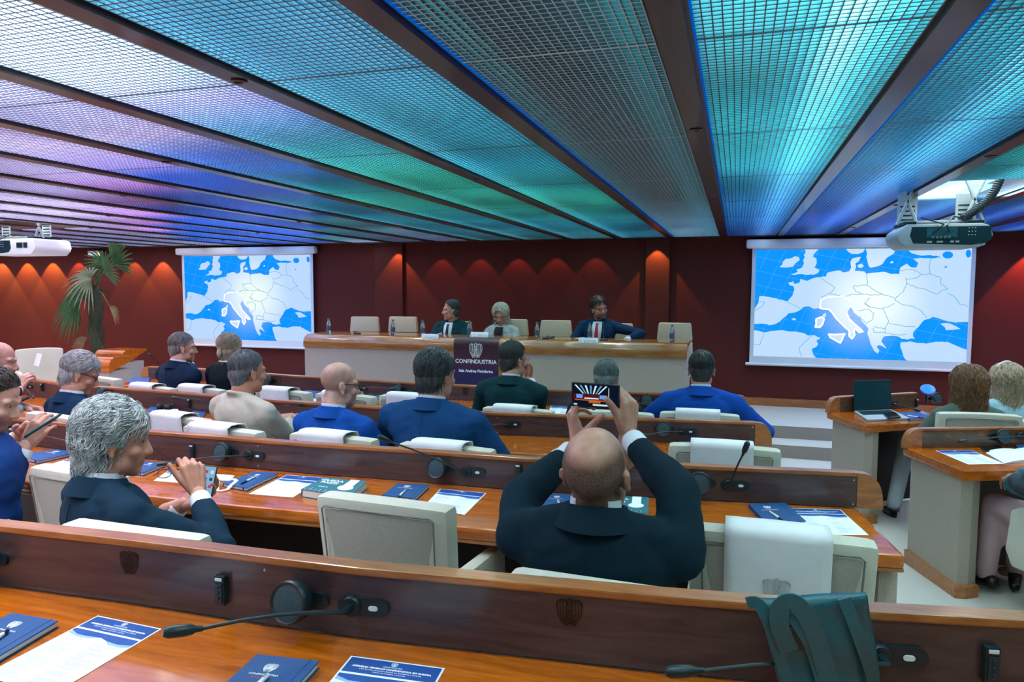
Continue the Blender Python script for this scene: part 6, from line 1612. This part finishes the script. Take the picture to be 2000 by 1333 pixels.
# the phone and the picture on its screen
P = PY(1163, 773, 2.125); tl = PY(1118, 770, 2.125); tr = PY(1208, 776, 2.125)
o = empty('smartphone', P); tag(o, 'phone held up landscape, its screen showing the hall', 'phone')
Xp = (tr-tl).normalized(); Np = Vector((.17, -.97, -.10)); Np = (Np-Xp*Np.dot(Xp)).normalized(); Yp = Np.cross(Xp); Rp = frame(Xp, Yp, Np)
b = MB(); b.box((0, 0, 0), (.148, .076, .010), bev=.004); b.v = [tuple(Rp @ Vector(v)+P) for v in b.v]; b.build('case', M['black'], o, world=True, smooth=True)
def prect(mb, x0, y0, x1, y1, d): mb.raw([P+Xp*(x*.138-.069)+Yp*(y*.067-.0335)+Np*d for x, y in ((x0, y0), (x1, y0), (x1, y1), (x0, y1))], [[0, 1, 2, 3]])
def ppoly(mb, pts, d): mb.raw([P+Xp*(x*.138-.069)+Yp*(y*.067-.0335)+Np*d for x, y in pts], [list(range(len(pts)))])
b = MB(); d0 = .0054
b.mat(0); prect(b, 0, 0, 1, 1, d0)
b.mat(1); prect(b, .02, .30, .78, .56, d0+.0002)
for k in range(13):
    x = .06+.055*k; b.mat(2 if k % 2 else 3)
    ppoly(b, [(x, .58), (x+.03, .58), (.40+(x-.40)*2.1+.045, .97), (.40+(x-.40)*2.1, .97)] if True else [], d0+.0003) if -.0 <= .40+(x-.40)*2.1 and .40+(x-.40)*2.1+.05 < .8 else None
b.mat(4); prect(b, .08, .36, .22, .54, d0+.0004); prect(b, .60, .36, .76, .54, d0+.0004)
b.mat(2); prect(b, .26, .34, .58, .40, d0+.0004)
b.mat(5); prect(b, .22, .16, .62, .27, d0+.0004); prect(b, .05, .25, .75, .30, d0+.0003)
b.mat(0); prect(b, .12, .08, .36, .26, d0+.0006)
b.mat(2); prect(b, .45, .04, .78, .12, d0+.0005); prect(b, .02, .04, .1, .10, d0+.0005); prect(b, .795, .1, .81, .9, d0+.0005)
b.build('display', [emit('phone_dark', '#101c30', .6), emit('phone_red', '#5a1a18', .8), emit('phone_white', '#dfe8f4', .9), emit('phone_cyan', '#5aa8d0', .9), emit('phone_blue', '#5f9cf4', 1.), emit('phone_orange', '#c8642a', .9)], o, fix=False)
bpy.data.objects[o.children[-1].name].data.transform(o.matrix_basis.inverted())
# 2 - the man with grey curls
person('curls', 'person with long curly grey hair in a dark navy suit holding glasses and a phone', (226, 858, 1.86), -22, '#0f2a3c', skin='#cc927a', hair=('#66706f', '#d3d9d8'), hstyle='grey_curls', s=1.03, lean=.02, hy=-26, hp=-8, voxel=.0105, neck_fwd=.05, wide=1.02, bulk=1.05,
    arms={'R': dict(w=(386, 962, 2.04), f=(-.30, .10, 1), n=(.8, -.55, .15), curls=((40, 60, 30), (55, 60, 35), (60, 60, 35), (62, 60, 30)), thumb=(.5, .85, -.1), tb=5, e=(428, 1075, 1.90)),
          'L': dict(w=(360, 985, 2.12), f=(.75, .2, .30), n=(-.2, .6, -.8), curls=(25, 30, 20))}, seed=2)
P = PY(400, 946, 2.10); o = empty('smartphone', P); tag(o, 'phone with app icons in the lap hand of the man with grey curls', 'phone')
Xp = Vector((.92, .30, -.12)).normalized(); Yp = Vector((.22, .35, .9)); Yp = (Yp-Xp*Yp.dot(Xp)).normalized(); Np = Xp.cross(Yp); Rp = frame(Xp, Yp, Np)
def pbox(mb, x, y, w_, h_, d, t, bev=0):
    n0 = len(mb.v); mb.box((x, y, d), (w_, h_, t), bev=bev); mb.v[n0:] = [tuple(Rp @ Vector(v)+P) for v in mb.v[n0:]]
b = MB(); pbox(b, 0, 0, .07, .135, 0, .009, .004); b.build('case', M['black'], o, world=True, smooth=True)
b = MB(); pbox(b, 0, 0, .063, .128, .0048, .0004); b.build('display', emit('phone_home', '#8fc0e4', .8), o, world=True)
icm = [emit('icon_%d' % i, c, .8) for i, c in enumerate(('#e8eef4', '#2a6fd0', '#d04a50', '#3a4a58'))]
for i in range(4):
    for j in range(3):
        b = MB(); pbox(b, -.02+.02*j, .045-.026*i, .011, .011, .0052, .0003); b.build('icon', icm[(i*3+j*2) % 4], o, world=True)
# glasses held by a temple
P = PY(338, 925, 2.05); o = empty('glasses', P); tag(o, 'thin-rimmed glasses dangling from the raised hand', 'glasses')
b = MB(); R3 = Matrix.Rotation(.5, 3, 'Z') @ Matrix.Rotation(.9, 3, 'X')
for sx in (-.03, .03): b.tube([P+R3 @ Vector((sx+.024*math.cos(a), .017*math.sin(a), 0)) for a in np.linspace(0, 2*PI, 17)], .0016, 6)
b.tube([P+R3 @ Vector((-.006, .004, 0)), P+R3 @ Vector((.006, .004, 0))], .0015, 6)
b.tube([P+R3 @ Vector((.054, .004, 0)), PY(352, 910, 2.05), PY(325, 893, 2.05), PY(296, 873, 2.03)], .0013, 6); b.tube([P+R3 @ Vector((-.054, .004, 0)), PY(310, 925, 2.06), PY(300, 930, 2.06)], .0013, 6)
b.build('wire_frame', M['frame_black'], o, world=True)
# 3 - young man at the left edge
person('young', 'young person in a blue suit at the left edge typing on a phone', (-14, 780, 2.06), -48, '#143a78', skin='#c99a84', hair=('#241a16', '#3f3029'), hstyle='short', s=1.0, lean=.05, hy=-14, hp=-22, voxel=.0115, beard=.5,
    arms={'R': dict(w=(52, 868, 2.18), f=(.5, .25, .75), n=(.55, -.7, .3), curls=(45, 45, 25), thumb=(.4, .9, -.2)), 'L': dict(w=(40, 848, 2.32), f=(.8, .0, .45), n=(-.2, .55, .85), curls=(32, 40, 25))}, seed=3)
slab = None
P = PY(84, 832, 2.12); o = empty('smartphone', P); tag(o, 'phone held by the young man at the left edge', 'phone')
Xp = Vector((.78, .30, .52)).normalized(); Yp = Vector((-.35, .85, .2)); Yp = (Yp-Xp*Yp.dot(Xp)).normalized(); Np = Xp.cross(Yp); Rp = frame(Xp, Yp, Np)
b = MB(); pbox(b, 0, 0, .14, .068, 0, .009, .004); b.build('case', M['black'], o, world=True, smooth=True)
b = MB(); pbox(b, 0, 0, .132, .062, .0048, .0004); b.build('display', emit('phone_teal', '#2f8fa8', .7), o, world=True)
# 4 - bald man with a pen at the far left
person('penman', 'bald person with a pen at the left edge in a dark navy suit', (-2, 706, 3.25), -30, '#101f33', skin='#c79885', hair=('#3a302a', '#4a403a'), hstyle=None, s=1.0, lean=.12, hy=-26, hp=-8, stub=bald_stub(.45), arms={'R': dict(w=(36, 762, 3.6), f=(.2, .4, .8), curls=(45, 60, 35)), 'L': dict(w=(52, 795, 3.62), f=(.7, .3, -.1), curls=(40, 50, 30))}, seed=4)
pen((46, 744), (48, 757), ROWS['c']['zd']+.10, 'white pen upright in the bald man\'s hand at the left edge')
P = PY(44, 782, 3.6); o = empty('smartphone', P); tag(o, 'dark phone in the hand of the bald man at the left edge', 'phone')
Xp = Vector((.8, .3, .4)).normalized(); Yp = Vector((-.35, .85, .3)); Yp = (Yp-Xp*Yp.dot(Xp)).normalized(); Np = Xp.cross(Yp); Rp = frame(Xp, Yp, Np)
b = MB(); pbox(b, 0, 0, .14, .068, 0, .009, .004); b.build('case', M['black'], o, world=True, smooth=True)
b = MB(); pbox(b, 0, 0, .13, .06, .0048, .0004); b.build('display', M['phone_glass'], o, world=True)
# 5 - thick grey hair and glasses, looking down
person('thick', 'person with thick grey hair and black glasses in a navy suit looking down', (158, 730, 3.32), -14, '#0e2d48', skin='#c68e76', hair=('#6e7073', '#bdbcb9'), hstyle='thick', s=1.0, lean=.10, hy=-34, hp=-22, glasses=M['frame_black'], seed=5, shoulder=1.05, neck_fwd=.06)
# 6 - man by the left screen with a hand at his mouth
person('screenman', 'person with greying short hair in a dark suit by the left screen, hand on mouth', (357, 679, 4.75), -14, '#0c2138', skin='#d09a82', hair=('#4c4644', '#8b8581'), hstyle='crop', s=1.02, lean=.12, hy=-30, hp=-4, arms={'R': dict(w=(372, 712, 5.12), f=(-.1, -.2, 1), n=(.3, .9, 0), curls=(50, 60, 30))}, seed=6, shoulder=1.02, bulk=1.05)
# 7 - blonde bun
person('bun', 'person with a blonde bun in a black top with a cream neckline', (450, 680, 4.82), -6, '#0a1a20', skin='#d2a590', hair=('#7d6a58', '#c9b295'), hstyle='bun', female=True, s=.98, lean=.08, hy=0, hp=-2, collar=False, neckline=M['linen'], seed=7, jname='top')
# 8 - beige jacket
person('beige', 'person with short dark grey hair in a beige jacket', (484, 726, 3.35), -16, '#b3ab9b', skin='#c48a70', hair=('#2e2e30', '#77777a'), hstyle='crop', s=1.0, lean=.10, hy=-8, hp=-4, arms={'R': dict(w=(566, 818, 3.72), f=(.2, .9, 0)), 'L': dict(w=(540, 815, 3.8))}, seed=8, shoulder=1.06, collar=False, hairvol=(1, 1, 1))
# 9 - bald man, glasses, bright blue
person('baldblue', 'bald person with dark glasses in a bright blue suit', (664, 752, 3.32), -6, '#0d4696', skin='#d0a08c', hair=('#5a4a44', '#6a5a50'), hstyle=None, s=1.0, lean=.10, hy=-38, hp=-6, stub=bald_stub(.5), glasses=M['frame_black'], seed=9, shoulder=1.0, neck_fwd=.06)
# 10 - dark hair, navy
person('darkhair', 'broad person with thick dark hair in a navy blue suit', (852, 733, 3.40), -4, '#123f6c', skin='#cc957e', hair=('#14171a', '#4b5155'), hstyle='thick', s=1.06, lean=.16, hy=-16, hp=-3, seed=10, shoulder=1.16, bulk=1.12, arms={'R': dict(wl=(.12, .34, .72), pole=(1, -.3, -.3)), 'L': dict(wl=(-.12, .36, .72), pole=(-1, -.3, -.5))})
# 11 - dark green suit
person('green', 'person with dark hair and glasses in a dark green suit, chin on hand', (1003, 703, 4.72), -4, '#0d3238', skin='#cb957e', hair=('#16191b', '#3d4144'), hstyle='short', s=1.02, lean=.12, hy=-30, hp=-4, glasses=M['metal'], arms={'R': dict(w=(1034, 738, 5.08), f=(-.3, -.1, 1), n=(.3, .9, 0), curls=(50, 60, 30), e=(1052, 796, 4.95))}, seed=12, shoulder=1.04)
# 12 - grey spiky hair beyond the phone
person('spiky', 'person with spiky grey hair just beyond the raised phone', (1184, 740, 4.72), 0, '#0b2a38', skin='#c68f7a', hair=('#2b3638', '#8a9796'), hstyle='short', s=1.0, lean=.12, hp=-14, seed=13)
# 13 - blue suit near the aisle
person('aisle', 'person with short dark hair in a royal blue suit nearest the aisle', (1370, 721, 4.80), 2, '#1149a2', skin='#c48b74', hair=('#161a1d', '#3a4144'), hstyle='crop', s=1.02, lean=.10, seed=14, shoulder=1.08, arms={'R': dict(wl=(.22, .34, .74), pole=(1, -.2, -.3)), 'L': dict(wl=(-.22, .34, .74), pole=(-1, -.2, -.3))})
# the three speakers
def suit_front(tie, shirt=M['shirt'], square=None, top=1.068, skin_v=False):
    def f(o, T, NB, Mh):
        def strip(name, rows, m, dy):
            b = MB(); v = []
            for z, w_ in rows:
                zz = z; y = .012+.122*math.sqrt(max(0.02, 1-((zz-.90)/.18)**2)); y = max(y, .066)
                for u in (-1, 0, 1): v.append(T((u*w_, y+dy-(abs(u)*w_*w_*3.0), zz)))
            f_ = []
            for j in range(len(rows)-1):
                for k in (0, 1): a = 3*j+k; f_.append([a, a+1, a+4, a+3])
            b.raw(v, f_); ob = b.build(name, m, o, smooth='all', fix=False); md = ob.modifiers.new('s', 'SOLIDIFY'); md.thickness = .004; md.offset = 1; return ob
        strip('shirt_front', [(.72, .006), (.80, .028), (.88, .046), (.96, .056), (1.02, .056), (1.06, .05)], shirt, .014)
        if tie: strip('tie', [(.70, .014), (.80, .024), (.92, .020), (1.02, .014), (1.045, .018)], tie, .022)
        if square:
            b = MB(); b.box(T((.10, .137, .93)), (.06, .006, .014), Matrix.Rotation(.25, 3, 'Y')); b.build('pocket_square', M['shirt'], o)
    return f
M['tie_navy'] = mat('navy_tie', '#0d2034', .5); M['tie_red'] = mat('red_tie', '#c01a34', .5); M['top_black'] = mat('black_top', '#0c1114', .8)
person('spk1', 'speaker in a dark green suit and dark tie looking to the left', (881, 606, 8.35), 174, '#0d3a40', skin='#c99680', hair=('#23282b', '#565d60'), hstyle='short', s=1.04, lean=.06, hy=-52, front=suit_front(M['tie_navy'], square=True), arms={'L': dict(wl=(-.05, .36, .86), curls=(40, 40, 20)), 'R': dict(wl=(.05, .36, .86), curls=(40, 40, 20))}, seed=21, bulk=1.06)
person('spk2', 'blonde speaker with dark glasses in a pale grey jacket looking down', (978, 614, 8.35), 176, '#a8b0ae', skin='#d0a08c', hair=('#b3a68f', '#e2dccd'), hstyle='bob', female=True, s=1.02, lean=.10, hy=4, hp=-24, glasses=M['frame_black'], collar=False, arms={'L': dict(wl=(-.10, .36, .86)), 'R': dict(wl=(.10, .36, .86))}, front=suit_front(None, shirt=M['top_black']), seed=22)
person('spk3', 'speaker with dark beard and red tie in a navy suit leaning to the right', (1170, 602, 8.35), 176, '#102f4c', skin='#cc957e', hair=('#1a1716', '#4a403c'), hstyle='thick', s=1.06, lean=.06, hy=42, hp=-6, hr=10, beard=.8, glasses=M['frame_black'], front=suit_front(M['tie_red']), arms={'L': dict(wl=(-.34, .28, .86), pole=(-1, -.3, 0)), 'R': dict(wl=(.16, .36, .86))}, seed=23)
# the women at the right
M['white_trouser'] = suit_mat('white_trousers', '#c9cdd2'); M['pink_trouser'] = suit_mat('pink_trousers', '#c8a6aa')
kn = PZ(1772, 862, .56); an = PZ(1746, 985, .14)
person('brown', 'person with long curly brown hair in a sage green jacket', (1890, 752, 5.52), 4, '#5a6a60', skin='#c9957e', hair=('#4a3122', '#a5784f'), hstyle='long_curly', female=True, s=1.02, lean=.05, hy=4, collar=False, trousers=M['white_trouser'], seed=31,
    shoes=False, legs=[(('w', kn.x, kn.y, kn.z), ('w', an.x, an.y, an.z)), ((.08, .42, .50), (.06, .36, .09))], arms={'L': dict(wl=(-.22, .42, .76)), 'R': dict(wl=(.16, .42, .76))})
person('blonde', 'person with long blonde hair, white hairband and pale blue knit', (1962, 745, 6.08), 10, '#9cc4d0', skin='#d6aa96', hair=('#8d7a62', '#d9c8a8'), hstyle='long_wavy', female=True, s=1.02, lean=.05, hy=16, collar=False, seed=32, jname='knit_top')
o, T, NB, Mh, I = PEOPLE['brown']
for q in (an, o.matrix_basis @ Vector((.06, .36, .09))):
    b = MB(); q = Vector(q); fz = q.z-.075
    b.tube([q+Vector((-.01, -.03, -.055)), q+Vector((-.02, .05, -.068)), q+Vector((-.03, .13, -.082))], [.030, .026, .028], 8); b.lathe([(.014, 0), (.020, .05)], q+Vector((0, -.03, -.11)), 10)
    b.tube([q+Vector((.034*math.cos(a), -.01+.05*math.sin(a), -.03+.012*math.sin(a))) for a in np.linspace(0, 2*PI, 14)], .006, 6); b.build('sandal', M['shoe'], o, world=True, smooth=True)
o, T, NB, Mh, I = PEOPLE['blonde']
b = MB(); b.tube([Mh @ Vector((.098*math.cos(a), .018-.03*math.sin(a), .02+.125*math.sin(a))) for a in np.linspace(-.1, PI+.1, 21)], .008, 8); b.build('hairband', M['linen'], o, smooth=True)
kn = PZ(1942, 985, .58); an = PZ(1925, 1118, .20); kn2 = PZ(1990, 1000, .58); an2 = PZ(1985, 1110, .20)
person('pink', 'person in dusty pink trousers and black heels sitting at the right edge', None, 22, '#3a3f46', skin='#c99a86', hstyle='long_wavy', female=True, s=1.0, lean=.05, collar=False, trousers=M['pink_trouser'], seed=33, world=(kn.x+.30, kn.y-.42, kn.z-.52),
    legs=[(('w', kn.x, kn.y, kn.z), ('w', an.x, an.y, an.z)), (('w', kn2.x, kn2.y, kn2.z), ('w', an2.x, an2.y, an2.z))], arms={'L': dict(wl=(-.2, .3, .72)), 'R': dict(wl=(.2, .3, .72))})

# leather jacket over the chair left of the grey curls, small bag at the right edge
def heap(name, px, py, Y, parts, m, label, cat, voxel=.01, amp=.012, fr=22):
    P = PY(px, py, Y); b = MB()
    for c, r in parts: b.ell(c, r)
    v, nr, f = remesh(b, voxel, 3)
    for i in range(len(v)): v[i] += nr[i]*amp*noise.noise(Vector(v[i])*fr)
    G_ = Geo(); G_.add(v, f); o = G_.build(name, [m], None); o.location = P; return tag(o, label, cat)
heap('leather_jacket', 142, 960, 2.30, [((0, 0, 0), (.07, .05, .10)), ((.03, 0, .05), (.05, .05, .06)), ((-.02, -.01, -.10), (.075, .05, .10)), ((.05, .0, -.05), (.05, .05, .1))], M['bag'], 'dark glossy leather jacket hung on the chair left of the grey curls', 'jacket')
heap('handbag', 2003, 948, 4.15, [((0, 0, 0), (.09, .06, .06)), ((0, 0, .05), (.06, .04, .04)), ((.03, 0, .02), (.09, .05, .05))], M['bag'], 'black leather pouch at the right edge under the desk with the open notebook', 'bag', .008)
# the chair under the person at the right edge
CHAIRS['e1'].matrix_basis = Matrix.Translation((kn.x+.30, kn.y-.42, kn.z-.52)) @ Matrix.Rotation(D2R(30), 4, 'Z')
